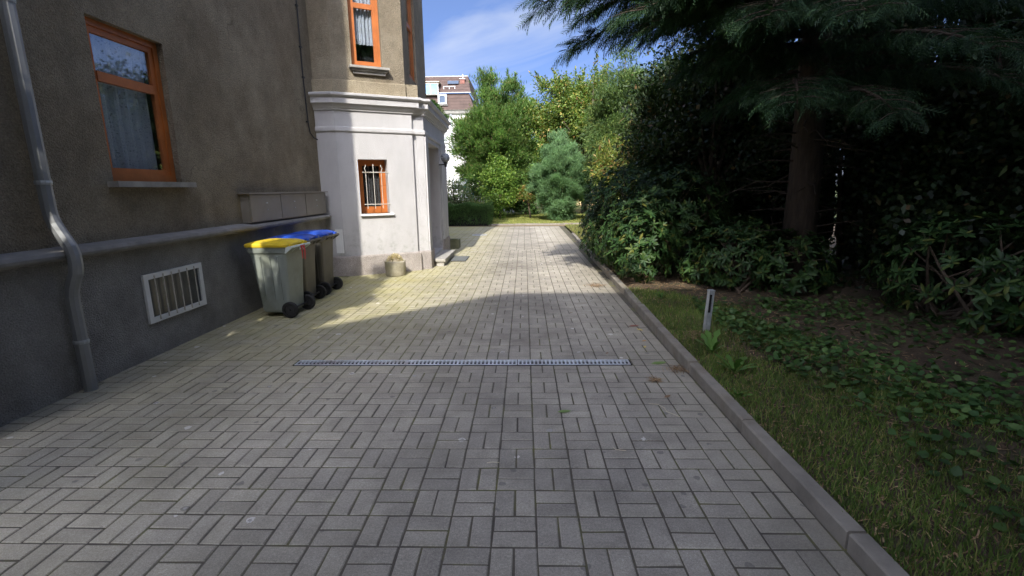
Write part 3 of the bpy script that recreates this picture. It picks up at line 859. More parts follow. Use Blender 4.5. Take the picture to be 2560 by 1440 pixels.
# ------------------------------------------------------------------ wheelie bins
def make_bin(y, x, rz, bodym, lidm, label, tape=False, rimm=None):
    t_ = thing('wheelie_bin', label, 'bin', (x, y, 0), rz, 'wheelie bins in a row')
    # local: rear (wheels, handle) at +x ; 0.48 wide in y, 0.52 deep in x
    def ringv(z, x0, x1, hy, r):
        pts = []
        for cx, cy, a0 in ((x1 - r, hy - r, 0), (x0 + r, hy - r, 90), (x0 + r, -hy + r, 180), (x1 - r, -hy + r, 270)):
            for k in range(4):
                a = R(a0 + 30 * k); pts.append((cx + r * math.cos(a), cy + r * math.sin(a), z))
        return pts
    rings = [ringv(.06, -.17, .15, .175, .03), ringv(.085, -.19, .165, .185, .04), ringv(.30, -.21, .175, .195, .045), ringv(.55, -.23, .185, .207, .045), ringv(.78, -.255, .20, .22, .045),
             ringv(.80, -.275, .215, .235, .045), ringv(.845, -.28, .22, .24, .045), ringv(.875, -.28, .22, .24, .045)]
    m_ = MB(); vs = [p for r_ in rings for p in r_]; n_ = 16; fs = [tuple(range(n_ - 1, -1, -1))]
    for i in range(len(rings) - 1):
        for k in range(n_):
            j = (k + 1) % n_; fs.append((i * n_ + k, i * n_ + j, (i + 1) * n_ + j, (i + 1) * n_ + k))
    fs.append(tuple((len(rings) - 1) * n_ + k for k in range(n_)))
    m_.add(vs, fs)
    bo = m_.build('body', bodym, t_, local=True)
    for sy in (-1, 1):
        for xx in (-.12, .0, .10):
            MB().add([(xx - .008, sy * .193, .22), (xx + .008, sy * .193, .22), (xx + .008, sy * .220, .76), (xx - .008, sy * .220, .76), (xx - .005, sy * .203, .22), (xx + .005, sy * .203, .22), (xx + .005, sy * .228, .75), (xx - .005, sy * .228, .75)], [(4, 5, 6, 7), (0, 1, 5, 4), (1, 2, 6, 5), (2, 3, 7, 6), (3, 0, 4, 7)]).build('rib', bodym, t_, local=True)
    # recessed wheel bay step
    MB().box(.10, .155, -.17, .17, .06, .20).build('axle_housing', bodym, t_, local=True)
    # lid: shallow dome with rolled rim, hinged at the rear
    lr = [ringv(.868, -.30, .235, .25, .05), ringv(.895, -.305, .24, .253, .05), ringv(.91, -.29, .23, .24, .05), ringv(.935, -.20, .17, .17, .05), ringv(.94, -.12, .12, .10, .04)]
    m_ = MB(); vs = [p for r_ in lr for p in r_]; fs = [tuple(range(n_ - 1, -1, -1))]
    for i in range(len(lr) - 1):
        for k in range(n_):
            j = (k + 1) % n_; fs.append((i * n_ + k, i * n_ + j, (i + 1) * n_ + j, (i + 1) * n_ + k))
    fs.append(tuple((len(lr) - 1) * n_ + k for k in range(n_)))
    m_.add(vs, fs)
    for sy in (-1, 1): m_.box(.20, .275, sy * .15 - .03, sy * .15 + .03, .865, .905)
    m_.build('lid', lidm, t_, local=True)
    # handle with four brackets
    m_ = MB(); m_.tube([(.28, -.225, .865), (.28, .225, .865)], .014, 8)
    for yy in (-.215, -.09, .09, .215): m_.add([(.20, yy - .008, .79), (.285, yy - .008, .85), (.285, yy - .008, .885), (.20, yy - .008, .865), (.20, yy + .008, .79), (.285, yy + .008, .85), (.285, yy + .008, .885), (.20, yy + .008, .865)],
                                              [(0, 1, 2, 3), (7, 6, 5, 4), (0, 4, 5, 1), (1, 5, 6, 2), (2, 6, 7, 3), (3, 7, 4, 0)])
    m_.build('handle', rimm or bodym, t_, local=True)
    m_ = MB(); m_.tube([(.185, -.24, .10), (.185, .24, .10)], .012, 8); m_.build('axle', CABLEM, t_, local=True)
    for sy in (-1, 1):
        def disc(r0, r1, w0, w1, name, mat_, par):
            q = MB(); nn = 24; vs = []; fs = []
            prof = [(r0, w0), (r1 - .008, w0), (r1, w0 + .008), (r1, w1 - .008), (r1 - .008, w1), (r0, w1)]
            for (rr, ww) in prof:
                for k in range(nn):
                    a = 2 * math.pi * k / nn; vs.append((.185 + rr * math.cos(a), sy * ww, .10 + rr * math.sin(a)))
            for i in range(len(prof)):
                i2 = (i + 1) % len(prof)
                for k in range(nn):
                    j = (k + 1) % nn; fs.append((i * nn + k, i * nn + j, i2 * nn + j, i2 * nn + k))
            q.add(vs, fs); return q.build(name, mat_, par, local=True)
        wt = disc(.062, .10, .19, .235, 'wheel', RUBBER, t_)
        disc(.014, .063, .198, .226, 'hub', CABLEM, wt)
    if tape:
        m_ = MB()
        for (yy, z1_, dx_) in ((-.03, .70, .0), (.0, .74, .02), (.045, .68, -.01)):
            m_.add([(.295, yy, .87), (.297, yy + .028, .87), (.305 + dx_, yy + .03, (z1_ + .87) / 2), (.30 + dx_, yy + .034, z1_), (.30 + dx_, yy + .008, z1_ + .01), (.303 + dx_, yy + .004, (z1_ + .87) / 2)], [(0, 1, 2, 5), (5, 2, 3, 4)])
        m_.build('ribbon', simple('red_tape', (0.55, 0.03, 0.04), 0.5, 0.1, 10), t_, local=True)
    return t_
make_bin(5.80, -3.03, R(-3), BINP, YELL, 'pale grey wheelie bin with bright yellow lid, nearest of the row', rimm=simple('white_bin_rim', (0.62, 0.68, 0.64), .5, .05), tape=True)
make_bin(6.40, -3.12, R(2), BING, BLUE, 'dark wheelie bin with blue lid squeezed between the other two bins')
make_bin(7.05, -3.13, R(-1), BING, BLUE, 'dark wheelie bin with blue lid, farthest of the row by the bay')

# ------------------------------------------------------------------ small fixed things
pt = thing('flower_pot', 'round concrete pot with dry pale plant against the sunlit bay', 'flower pot', (-2.34, 8.50, 0))
MB().lathe([(.172, 0), (.178, .02), (.188, .24), (.19, .265), (.165, .268), (.16, .22), (0, .22)], (-2.34, 8.50, 0), 28, .002, rng).build('pot', CONC, pt, True)
mt = thing('doormat', 'grey rubber doormat lying on paving beside entrance step', 'doormat', (-1.42, 10.42, 0))
m_ = MB(); m_.bbox(-1.58, -1.255, 10.06, 10.77, .004, .018, .004); m_.build('mat_base', RUBBER, mt)
mg = simple('grey_mat_pile', (0.20, 0.21, 0.20), .95, .2, 40)
for k in range(22):
    xx = -1.572 + k * .0143
    MB().box(xx, xx + .010, 10.07, 10.76, .018, .024).build('rib', mg, mt)
pb = thing('planter_box', 'small mossy concrete trough standing past the porch pillar', 'planter', (-1.82, 12.45, 0))
m_ = MB()
m_.box(-1.97, -1.70, 12.27, 12.31, 0, .23); m_.box(-1.97, -1.70, 12.60, 12.64, 0, .23); m_.box(-1.97, -1.93, 12.31, 12.60, 0, .23); m_.box(-1.74, -1.70, 12.31, 12.60, 0, .23)
m_.build('trough', MOSSCONC, pb)
MB().box(-1.93, -1.74, 12.31, 12.60, .0, .19).build('soil', SOIL, pb)
mh = thing('manhole_cover', 'round pale manhole cover in the shaded far paving', 'manhole', (-1.5, 15.95, 0))
MB().lathe([(.25, 0), (.25, .012), (.225, .012)], (-1.5, 15.95, 0), 32).build('rim', GALV, mh)
MB().lathe([(.222, 0), (.222, .011), (.20, .013)], (-1.5, 15.95, 0), 32).build('cover', simple('manhole_concrete', (0.36, 0.35, 0.34), .9, .1), mh)
# steel post with slot, slightly leaning
ps = thing('metal_post', 'short galvanised steel post with black slot in the grass beside kerb', 'post', (1.82, 4.67, .05))
ps.rotation_euler = (R(1.0), R(2.6), R(8))
m_ = MB(); w_ = .025; tt = .004
m_.box(-w_, w_, w_ - tt, w_, -.1, .455); m_.box(-w_, -w_ + tt, -w_, w_ - tt, -.1, .455); m_.box(w_ - tt, w_, -w_, w_ - tt, -.1, .455)
m_.box(-w_ + tt, w_ - tt, -w_, -w_ + tt, -.1, .24); m_.box(-w_ + tt, w_ - tt, -w_, -w_ + tt, .425, .455)
m_.box(.008, w_ - tt, -w_, -w_ + tt, .24, .425)
m_.build('tube', GALV, ps, local=True)
MB().box(-w_ - .003, w_ + .003, -w_ - .003, w_ + .003, .456, .468).build('cap', GALV, ps, local=True)
MB().box(-w_ + tt + .001, .0075, -w_ + .010, -w_ + .016, .20, .424).build('slot_shade', DARK, ps, local=True)  # near-black strip stands for the shade inside the slot

# ================================================================== foliage tools
rs = np.random.RandomState(11)
def norm(a): return a / np.maximum(1e-9, np.linalg.norm(a, axis=1, keepdims=True))
def inst_mesh(name, mat, P, D, U, L, W, T, F):
    """one mesh of many small pieces: template T (k,3) in (along, across, up), faces F"""
    n = len(P); k = len(T)
    D = norm(D); Sx = norm(np.cross(D, U)); Up = np.cross(Sx, D)
    L = np.broadcast_to(np.asarray(L, float), (n,)); W = np.broadcast_to(np.asarray(W, float), (n,))
    T = np.asarray(T, float)
    V = P[:, None, :] + D[:, None, :] * (T[None, :, 0] * L[:, None])[..., None] + Sx[:, None, :] * (T[None, :, 1] * W[:, None])[..., None] + Up[:, None, :] * (T[None, :, 2] * L[:, None])[..., None]
    me = bpy.data.meshes.new(name)
    me.vertices.add(n * k)
    me.vertices.foreach_set('co', V.reshape(-1).astype(np.float32))
    lens = [len(f) for f in F]
    flat = np.array([i for f in F for i in f])
    idx = (flat[None, :] + (np.arange(n) * k)[:, None]).reshape(-1)
    me.loops.add(len(idx)); me.loops.foreach_set('vertex_index', idx.astype(np.int32))
    tot = np.tile(np.array(lens), n)
    st = np.concatenate([[0], np.cumsum(tot)[:-1]])
    me.polygons.add(len(tot)); me.polygons.foreach_set('loop_start', st.astype(np.int32)); me.polygons.foreach_set('loop_total', tot.astype(np.int32))
    me.materials.append(mat)
    me.update(calc_edges=True)
    return me
LEAF_T = [(0, 0, 0), (.35, .5, .03), (.38, 0, -.05), (.35, -.5, .03), (1, 0, -.10), (.75, .32, 0), (.75, -.32, 0)]
LEAF_F = [(0, 2, 1), (0, 3, 2), (1, 2, 4, 5), (2, 3, 6, 4)]
SIMP_T = [(0, 0, 0), (.45, .5, .05), (1, 0, -.05), (.45, -.5, .05)]
SIMP_F = [(0, 3, 2, 1)]
BLADE_T = [(0, .5, 0), (0, -.5, 0), (.55, .35, .0), (.55, -.35, 0), (1, 0, -.18)]
BLADE_F = [(0, 1, 3, 2), (2, 3, 4)]
# feathery spray: stem with side leaflets
FR_T = [(0, .02, 0), (0, -.02, 0), (1, 0, -.22)]; FR_F = [(0, 1, 2)]
for k in range(6):
    a = .08 + .14 * k; ln = .42 * (1 - .55 * abs(k - 1.5) / 4.5)
    for s_ in (-1, 1):
        b = len(FR_T); dz = -.22 * a * a
        FR_T += [(a, 0, dz), (a + .07, s_ * .03, dz), (a + ln * .75, s_ * ln * .8, dz - .06 - .05 * a)]
        FR_F.append((b, b + 1, b + 2))
# needle tuft: five thin blades
TU_T = []; TU_F = []
for k in range(5):
    a = 2 * math.pi * k / 5; sp = .35
    b = len(TU_T)
    TU_T += [(0, math.cos(a + 1.57) * .09, math.sin(a + 1.57) * .05), (0, -math.cos(a + 1.57) * .09, -math.sin(a + 1.57) * .05), (1 if k else 1.15, math.cos(a) * sp, math.sin(a) * sp * .5)]
    TU_F.append((b, b + 1, b + 2))

def ball(n, pw=.5):
    v = norm(rs.normal(size=(n, 3)))
    return v, v * (rs.rand(n, 1) ** pw)
def clumps(center, radii, n, pw=.42, noise_=.12, zmin=None, shape=None):
    v, b = ball(n, pw)
    c = np.array(center) + b * np.array(radii) * (1 + noise_ * rs.normal(size=(n, 1)))
    if shape is not None:
        k = shape((c[:, 2] - (center[2] - radii[2])) / (2 * radii[2]))
        c[:, :2] = np.array(center[:2]) + (c[:, :2] - np.array(center[:2])) * k[:, None]
    if zmin is not None: c[:, 2] = np.maximum(c[:, 2], zmin + .1 * rs.rand(n))
    return c
def leaves_from(cl, cr, per, center, outw=1.0, up=.3, rnd=.7):
    n = len(cl) * per
    cc = np.repeat(cl, per, axis=0)
    v, b = ball(n, .4)
    crr = np.repeat(cr * (0.7 + .6 * rs.rand(len(cl))), per)[:, None]
    P = cc + rs.normal(size=(n, 3)) * crr * np.array([.56, .56, .46])
    D = v * .8 + norm(cc - np.array(center)) * outw + rs.normal(size=(n, 3)) * rnd + np.array([0, 0, up])
    return P, norm(D)
def rup(n, z=.6):
    u = rs.normal(size=(n, 3)); u[:, 2] += z * 2; return u

def limbs(mb_, base, top_pts, r0, zfork, n=5):
    base = Vector(base)
    for p in top_pts:
        p = Vector(p)
        mid = Vector((base.x, base.y, base.z + zfork)).lerp(p, .5) + Vector((rng.uniform(-.1, .1), rng.uniform(-.1, .1), rng.uniform(0, .15))) * p.length * .05
        mb_.tube([Vector((base.x, base.y, base.z + zfork * rng.uniform(.7, 1.0))), mid, p], [r0, r0 * .6, r0 * .15], n)

def whips(P, D, cl, center, radii, frac, L):
    k = int(len(cl) * frac); sel = cl[rs.permutation(len(cl))[:k]]
    d = norm(norm(sel - np.array(center)) + np.array([0, 0, .5]) + rs.normal(size=(k, 3)) * .35)
    m = 46; t_ = rs.rand(k, m, 1)
    p = sel[:, None, :] + d[:, None, :] * (t_ * L * (.6 + .8 * rs.rand(k, 1, 1)) + L * .35) + rs.normal(size=(k, m, 3)) * .05 * (1.3 - t_)
    dd = np.repeat(d[:, None, :], m, 1) + rs.normal(size=(k, m, 3)) * .5
    return np.concatenate([P, p.reshape(-1, 3)]), np.concatenate([D, norm(dd.reshape(-1, 3))])

def tree(name, label, cat, base, center, radii, ncl, cr, per, L, W, mat, T=SIMP_T, F=SIMP_F, trunk=.12, lean=None, up=.3, outw=.8, rnd=.7, shape=None, pw=.42, group=None, nl=14, bark=None, zmin=None, upn=.6, fork=None, whip=0.0):
    t_ = thing(name, label, cat, base, 0, group)
    cl = clumps(center, radii, ncl, pw, shape=shape, zmin=zmin)
    P, D = leaves_from(cl, cr, per, center, outw, up, rnd)
    if whip: P, D = whips(P, D, cl, center, radii, whip, cr * 1.5)
    n = len(P)
    me = inst_mesh('crown', mat, P, D, rup(n, upn), L * (.7 + .6 * rs.rand(n)), W * (.7 + .6 * rs.rand(n)), T, F)
    link('crown', me, t_)
    m_ = MB()
    tp = Vector(center) + Vector((0, 0, -radii[2] * .2))
    bs = Vector(base)
    mid = bs.lerp(tp, .5) + (Vector(lean) if lean else Vector((0, 0, 0)))
    m_.tube([bs + Vector((0, 0, -.1)), bs.lerp(mid, .5), mid, tp], [trunk * 1.25, trunk, trunk * .85, trunk * .5], 8)
    sel = cl[rs.permutation(len(cl))[:nl]]
    fz = (fork if fork is not None else (mid.z - bs.z))
    for p in sel:
        st = mid if p[2] > mid.z else bs.lerp(mid, .7)
        q = Vector(p); mm = st.lerp(q, .5) + Vector((rng.uniform(-.1, .1), rng.uniform(-.1, .1), rng.uniform(0, .2)))
        m_.tube([st, mm, q], [trunk * .5, trunk * .3, trunk * .08], 5)
    m_.build('trunk', bark or BARK, t_, True)
    return t_

# leaf materials (real leaf colours)
L_JUN = m_leaf('juniper_green', [(0, (.055, .13, .030)), (.45, (.115, .225, .045)), (.85, (.19, .31, .06)), (.97, (.30, .27, .09)), (1, (.38, .22, .13))], .6, .4, 1.2, .5, 1.3)
L_APP = m_leaf('autumn_apple_leaf', [(0, (.085, .15, .035)), (.4, (.15, .235, .05)), (.75, (.24, .30, .065)), (.93, (.40, .36, .08)), (1, (.48, .22, .07))], .5, .35, 1.3, .55, 1.25)
L_YEW = m_leaf('yew_green', [(0, (0.048, 0.105, 0.032)), (.6, (0.108, 0.179, 0.045)), (1, (0.216, 0.273, 0.063))], .5, .2, 1.8)
L_CON = m_leaf('bluish_cypress_green', [(0, (.10, .20, .09)), (.5, (.18, .32, .14)), (1, (.28, .43, .18))], .6, .3, 2.6, .6, 1.2)
L_SHR = m_leaf('fresh_shrub_green', [(0, (0.070, 0.153, 0.024)), (.5, (0.150, 0.252, 0.040)), (1, (0.260, 0.342, 0.064))], .45, .3, 2.0)
L_HED = m_leaf('dark_hedge_green', [(0, (0.040, 0.090, 0.025)), (.6, (0.070, 0.144, 0.034)), (1, (0.120, 0.198, 0.051))], .55, .25, 2.0)
L_BAM = m_leaf('yellow_green_leaf', [(0, (.10, .17, .04)), (.5, (.19, .24, .05)), (.85, (.34, .31, .07)), (1, (.42, .20, .08))], .5, .35, 2.5)
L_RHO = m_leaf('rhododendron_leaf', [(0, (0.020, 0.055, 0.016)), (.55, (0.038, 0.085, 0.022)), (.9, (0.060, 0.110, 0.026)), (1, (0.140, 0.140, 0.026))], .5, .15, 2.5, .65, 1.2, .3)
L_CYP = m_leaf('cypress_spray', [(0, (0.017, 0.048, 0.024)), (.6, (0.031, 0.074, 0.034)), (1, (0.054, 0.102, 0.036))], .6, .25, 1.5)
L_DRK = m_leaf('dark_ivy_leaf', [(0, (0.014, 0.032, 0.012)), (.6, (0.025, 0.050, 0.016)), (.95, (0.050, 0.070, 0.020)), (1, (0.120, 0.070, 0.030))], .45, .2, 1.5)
L_DEAD = m_leaf('dry_vine', [(0, (.20, .12, .05)), (.5, (.30, .20, .09)), (.8, (.38, .28, .13)), (1, (.20, .22, .05))], .8, .3, 3)
L_GRASS = m_leaf('grass_blade', [(0, (0.085, 0.153, 0.030)), (.5, (0.145, 0.221, 0.045)), (.85, (0.221, 0.272, 0.075)), (1, (0.408, 0.340, 0.135))], .6, .3, 2)
L_LAWN = m_leaf('lawn_blade', [(0, (0.165, 0.225, 0.045)), (.5, (0.270, 0.300, 0.068)), (1, (0.450, 0.390, 0.150))], .6, .3, 1)
L_LIT = m_leaf('dry_needles', [(0, (0.171, 0.104, 0.057)), (.5, (0.304, 0.190, 0.104)), (1, (0.494, 0.342, 0.190))], .9, .1, 3)
L_WEED = m_leaf('weed_green', [(0, (.07, .16, .03)), (1, (.13, .24, .05))], .45, .3, 4)
L_LAU = m_leaf('laurel_leaf', [(0, (.024, .05, .018)), (.6, (.045, .08, .026)), (.93, (.075, .105, .03)), (1, (.18, .11, .05))], .5, .2, 2.0, .6, 1.2, .35)
L_GREY = m_leaf('grey_green_shrub', [(0, (0.068, 0.119, 0.051)), (.6, (0.153, 0.204, 0.085)), (1, (0.289, 0.272, 0.153))], .6, .25, 3)

# ------------------------------------------------------------------ garden behind the lawn
tree('juniper_tree', 'tall bushy bright green juniper with ragged spreading tips beside white house', 'tree', (-1.6, 26.2, 0), (-1.5, 26.2, 3.6), (2.1, 1.9, 3.3), 230, .36, 300, .165, .15, L_JUN, TU_T, TU_F, .2, up=.7, outw=.8, rnd=.35, shape=lambda h: np.interp(h, [0, .2, .45, .6, .8, 1], [.75, .95, .95, 1.12, .85, .6]), pw=.36, nl=30, whip=.6)
tree('apple_tree', 'apple tree with yellowing leaves and leaning bare trunk above conical bush', 'tree', (4.3, 25.2, 0), (2.55, 25.4, 5.1), (2.45, 1.9, 2.15), 190, .42, 190, .12, .07, L_APP, SIMP_T, SIMP_F, .2, lean=(-.15, 0, .7), up=.1, outw=.5, rnd=1.0, pw=.5, nl=30, whip=.5)
tree('yew_tree', 'dark green yew with drooping tips right of the apple tree', 'tree', (3.75, 19.2, 0), (3.75, 19.2, 3.3), (1.3, 1.3, 2.6), 130, .33, 300, .15, .11, L_YEW, TU_T, TU_F, .14, up=-.15, outw=.9, rnd=.4, shape=lambda h: np.interp(h, [0, .3, .7, 1], [.9, 1.05, .95, .5]))
tree('conical_cypress', 'dense rounded bluish green dwarf cypress on the lawn edge', 'bush', (1.62, 22.3, 0), (1.60, 22.3, 1.76), (1.12, 1.05, 1.85), 300, .19, 230, .11, .08, L_CON, TU_T, TU_F, .1, up=.7, outw=1.0, rnd=.3, shape=lambda h: np.interp(h, [0, .12, .4, .75, 1], [.5, .8, 1.02, 1.0, .72]), pw=.3, nl=4, zmin=.12)
tree('leafy_shrub', 'rounded fresh green leafy shrub standing before the juniper', 'shrub', (-1.2, 24.0, 0), (-1.22, 24.0, 1.62), (.78, .75, 1.4), 60, .30, 170, .105, .065, L_SHR, SIMP_T, SIMP_F, .06, up=.2, outw=.7, rnd=.8, pw=.4, shape=lambda h: np.interp(h, [0, .25, .6, 1], [.4, .9, 1.05, .65]))
tree('young_sapling', 'spindly yellow green sapling with thin bent stem on lawn', 'sapling', (.33, 24.1, 0), (.12, 24.0, 1.25), (.62, .4, .42), 18, .16, 70, .10, .06, L_BAM, SIMP_T, SIMP_F, .04, up=.1, outw=.5, rnd=1.0, pw=.7, nl=12)
tree('camellia_bush', 'dark filler bush under the juniper behind the sapling', 'bush', (.1, 26.5, 0), (.1, 26.6, 1.3), (.95, .8, 1.3), 45, .36, 140, .12, .075, L_HED, SIMP_T, SIMP_F, .06)
tree('golden_shrub', 'yellow orange leaved shrub glowing between yew and rhododendron', 'shrub', (2.7, 14.4, 0), (2.58, 14.2, 1.9), (.5, .6, .95), 42, .22, 120, .14, .035, L_BAM, BLADE_T, BLADE_F, .04, up=-.1, outw=.6, rnd=.9)
# low hedge past the porch, with flat clipped top
hg = thing('clipped_hedge', 'low clipped dark green hedge beyond the porch', 'hedge', (-2.4, 20.4, 0))
n_ = 26000
hp = np.column_stack([rs.uniform(-3.6, -1.36, n_), rs.uniform(19.75, 21.0, n_), rs.rand(n_) ** .6 * .86])
edge = (np.abs(hp[:, 0] + 2.48) > .95) | (np.abs(hp[:, 1] - 20.35) > .48) | (hp[:, 2] > .68)
hp = hp[edge]; n_ = len(hp)
hp[:, 2] *= 1 - .06 * np.sin(hp[:, 0] * 6) - .05 * rs.rand(n_)
link('leaves', inst_mesh('leaves', L_HED, hp, rs.normal(size=(n_, 3)) * .45 + np.array([0, -.15, 1.0]), rup(n_), .11, .05, TU_T, TU_F), hg)
m_ = MB(); m_.box(-3.45, -1.5, 19.95, 20.8, .0, .66); m_.build('shaded_core', DARK, hg)  # near-black box paints the shaded inside of the hedge
tree('grey_shrub', 'loose grey green shrub behind the low hedge, left of dry grass', 'shrub', (-3.35, 23.2, 0), (-3.35, 23.2, 1.05), (.95, .7, .85), 36, .3, 90, .11, .055, L_GREY, SIMP_T, SIMP_F, .05, rnd=1.0, pw=.5)
# dry grass clump
dg = thing('dry_grass_clump', 'straw yellow ornamental grass clump beside the grey green shrub', 'grass clump', (-2.35, 23.0, 0))
n_ = 1600
bp = np.column_stack([-2.35 + rs.normal(0, .22, n_), 23.0 + rs.normal(0, .2, n_), np.full(n_, .0)])
link('blades', inst_mesh('blades', L_BAM, bp, np.column_stack([rs.normal(0, .38, n_), rs.normal(0, .38, n_), np.ones(n_)]), rup(n_), .9 * (.6 + .6 * rs.rand(n_)), .02, BLADE_T, BLADE_F), dg)
# cold frame and teal crate by the shrub
cf = thing('cold_frame', 'small tilted glass cold frame with pale wooden rim behind shrubs', 'cold frame', (-3.6, 27.5, 0))
m_ = MB()
a_, b_, c_, d_ = Vector((-3.95, 27.4, 1.45)), Vector((-3.35, 27.4, 1.45)), Vector((-3.15, 28.2, 2.15)), Vector((-3.75, 28.2, 2.15))
for p, q in ((a_, b_), (b_, c_), (c_, d_), (d_, a_)): m_.tube([p, q], .035, 4)
m_.tube([a_, Vector((-3.95, 27.4, 0))], .03, 4); m_.tube([b_, Vector((-3.35, 27.4, 0))], .03, 4); m_.tube([c_, Vector((-3.15, 28.2, 0))], .03, 4); m_.tube([d_, Vector((-3.75, 28.2, 0))], .03, 4)
m_.build('rim', WHITEP, cf)
MB().add([a_, b_, c_, d_], [(0, 1, 2, 3)]).build('pane', simple('dusty_pane', (0.45, 0.48, 0.46), .35, .1), cf)
tq = simple('teal_plastic', (0.03, 0.25, 0.30), .5, .2, 20)
tl = thing('teal_crate', 'teal plastic slatted crate on stand seen above the grey green shrub', 'crate', (-3.0, 26.5, 0))
for k in range(5):
    MB().box(-3.32, -2.78, 26.4, 26.42, 1.34 + k * .065, 1.38 + k * .065).build('slat', tq, tl)
m_ = MB(); m_.box(-3.32, -3.28, 26.42, 26.7, 0, 1.66); m_.box(-2.82, -2.78, 26.42, 26.7, 0, 1.66); m_.build('side_frame', tq, tl)
# low rubble wall behind
rw = thing('garden_wall', 'low pale stone garden wall behind the shrubs', 'wall', (-3.8, 30, 0))
rr_ = random.Random(5)
yy = 0
for row in range(5):
    x = -7.0 + (row % 2) * .2
    while x < -.6:
        l_ = rr_.uniform(.35, .6)
        MB().bbox(x + .01, x + l_, 30.0 + rr_.uniform(-.02, .02), 30.35, row * .26 + .01, row * .26 + .255, .03).build('stone', STONE if rr_.random() < .4 else WHITEP, rw)
        x += l_
# ------------------------------------------------------------------ dense wood closing the view
for k, (x, yv, h, r_, mt_, lab) in enumerate([
        (6.2, 30.5, 6.2, 2.6, L_HED, 'broad dark leafed tree far behind the yew'),
        (10.5, 27, 7.5, 3.0, L_SHR, 'large fresh green tree at far right behind the hedge'),
        (.5, 33.5, 7.4, 2.0, L_SHR, 'distant bush filling the gap behind the rounded cypress'),
        (3.6, 29.5, 4.6, 1.6, L_SHR, 'leafy bush behind the apple trunk hiding the cream house base'),
        (7.0, 21, 6.0, 2.0, L_YEW, 'dark evergreen behind the boundary hedge right of the yew')]):
    tree('background_tree', lab, 'tree', (x, yv, 0), (x, yv, h * .55), (r_, r_ * .8, h * .45), 50, .62, 150, .22, .14, mt_, SIMP_T, SIMP_F, .15, group='trees closing the far view')

tree('columnar_yew', 'slim columnar yew at the near corner of the villa, left of the view', 'tree', (-3.13, 1.45, 0), (-3.13, 1.45, 3.0), (.40, .4, 3.0), 130, .13, 150, .13, .09, L_YEW, TU_T, TU_F, .07, up=.6, rnd=.4)
# ------------------------------------------------------------------ right-hand side: dark planting
# overhanging cypress
cy = thing('overhanging_cypress', 'large dark cypress whose drooping sprays overhang the drive at top right', 'tree', (3.9, 6.9, 0))
m_ = MB()
m_.tube([(3.9, 6.9, -.1), (3.88, 6.88, 1.5), (3.8, 6.85, 4), (3.75, 6.8, 7), (3.75, 6.8, 10.2)], [.24, .2, .17, .11, .03], 10)
fP = []; fD = []; fL = []
def cyp_branch(z0, az, ln, rise, dens=1.0):
    b0 = np.array([3.82, 6.86, z0]); dirh = np.array([math.cos(az), math.sin(az), 0])
    side = np.array([-dirh[1], dirh[0], 0])
    pts = []
    for i in range(9):
        s_ = i / 8
        pts.append(b0 + dirh * ln * s_ + np.array([0, 0, rise * ln * s_ - .22 * ln * s_ * s_ * s_]) + side * .06 * ln * math.sin(3 * s_ + az))
    m_.tube([tuple(p) for p in pts], [.045 * (1 - .85 * i / 8) for i in range(9)], 5)
    nb = int(ln * 13 * dens)
    for j in range(nb):
        s_ = .12 + .88 * (j + rs.rand()) / nb
        k = min(7, int(s_ * 8)); p = pts[k] + (pts[k + 1] - pts[k]) * (s_ * 8 - k)
        sd = 1 if j % 2 else -1
        l2 = (.25 + .55 * (1 - s_)) * (.7 + .5 * rs.rand()) * min(1.3, ln / 2.2)
        d2 = dirh * (.75 + .2 * rs.rand()) + side * sd * (.75 + .3 * rs.rand()) + np.array([0, 0, .10 - .35 * rs.rand()])
        d2 /= np.linalg.norm(d2)
        q = p + d2 * l2 + np.array([0, 0, -.16 * l2])
        m_.tube([tuple(p), tuple((p + q) / 2 + np.array([0, 0, .02])), tuple(q)], [.008, .005, .002], 3, False)
        nf = int(l2 / .028) + 4
        for f_ in range(nf):
            t_ = rs.rand() ** .8
            fP.append(p + (q - p) * t_ + rs.normal(size=3) * .015)
            dd = d2 * .9 + side * sd * rs.normal() * .45 + dirh * .25 + np.array([0, 0, -.35 - .7 * rs.rand()])
            fD.append(dd + rs.normal(size=3) * .22); fL.append(.14 + .14 * rs.rand())
    for f_ in range(14):
        fP.append(pts[-1] - (pts[-1] - pts[-2]) * rs.rand() * 1.2); fD.append(dirh + np.array([0, 0, -.5 * rs.rand()]) + rs.normal(size=3) * .3); fL.append(.16 + .1 * rs.rand())
for (z0, a, ln, rise) in [(3.25, 186, 3.15, .10), (3.0, 176, 2.6, .10), (3.55, 198, 3.4, .10), (3.75, 182, 3.55, .13), (3.4, 207, 2.9, .05), (2.8, 212, 2.5, .05), (2.7, 190, 2.2, .08), (2.9, 166, 2.7, .06),
                          (4.2, 190, 3.6, .14), (4.3, 205, 3.5, .10), (4.6, 175, 3.4, .15), (4.8, 198, 3.4, .12), (3.1, 225, 2.7, .02), (3.7, 222, 3.0, .05), (2.6, 236, 2.4, .02), (3.3, 245, 2.7, .02), (4.1, 236, 3.0, .05),
                          (2.5, 255, 2.3, 0), (3.0, 268, 2.5, 0), (3.8, 262, 2.8, .05), (2.7, 285, 2.3, 0), (3.4, 292, 2.6, 0), (4.3, 280, 2.7, 0.05), (3.6, 192, 3.1, .06), (3.9, 202, 3.2, .06), (3.3, 200, 2.6, .04), (4.0, 214, 3.1, .05), (3.5, 216, 2.7, .04), (4.5, 184, 3.5, .10), (4.4, 215, 3.2, .08), (3.9, 194, 2.4, .05), (3.4, 230, 2.6, .02), (5.2, 188, 3.3, .12), (5.4, 210, 3.2, .1), (5.6, 240, 3.0, .08), (5.2, 270, 2.8, .05)]:
    cyp_branch(z0 + (.42 if a < 230 else .15), R(a), ln if (z0 > 3.2 or a > 230) else ln * .62, rise)
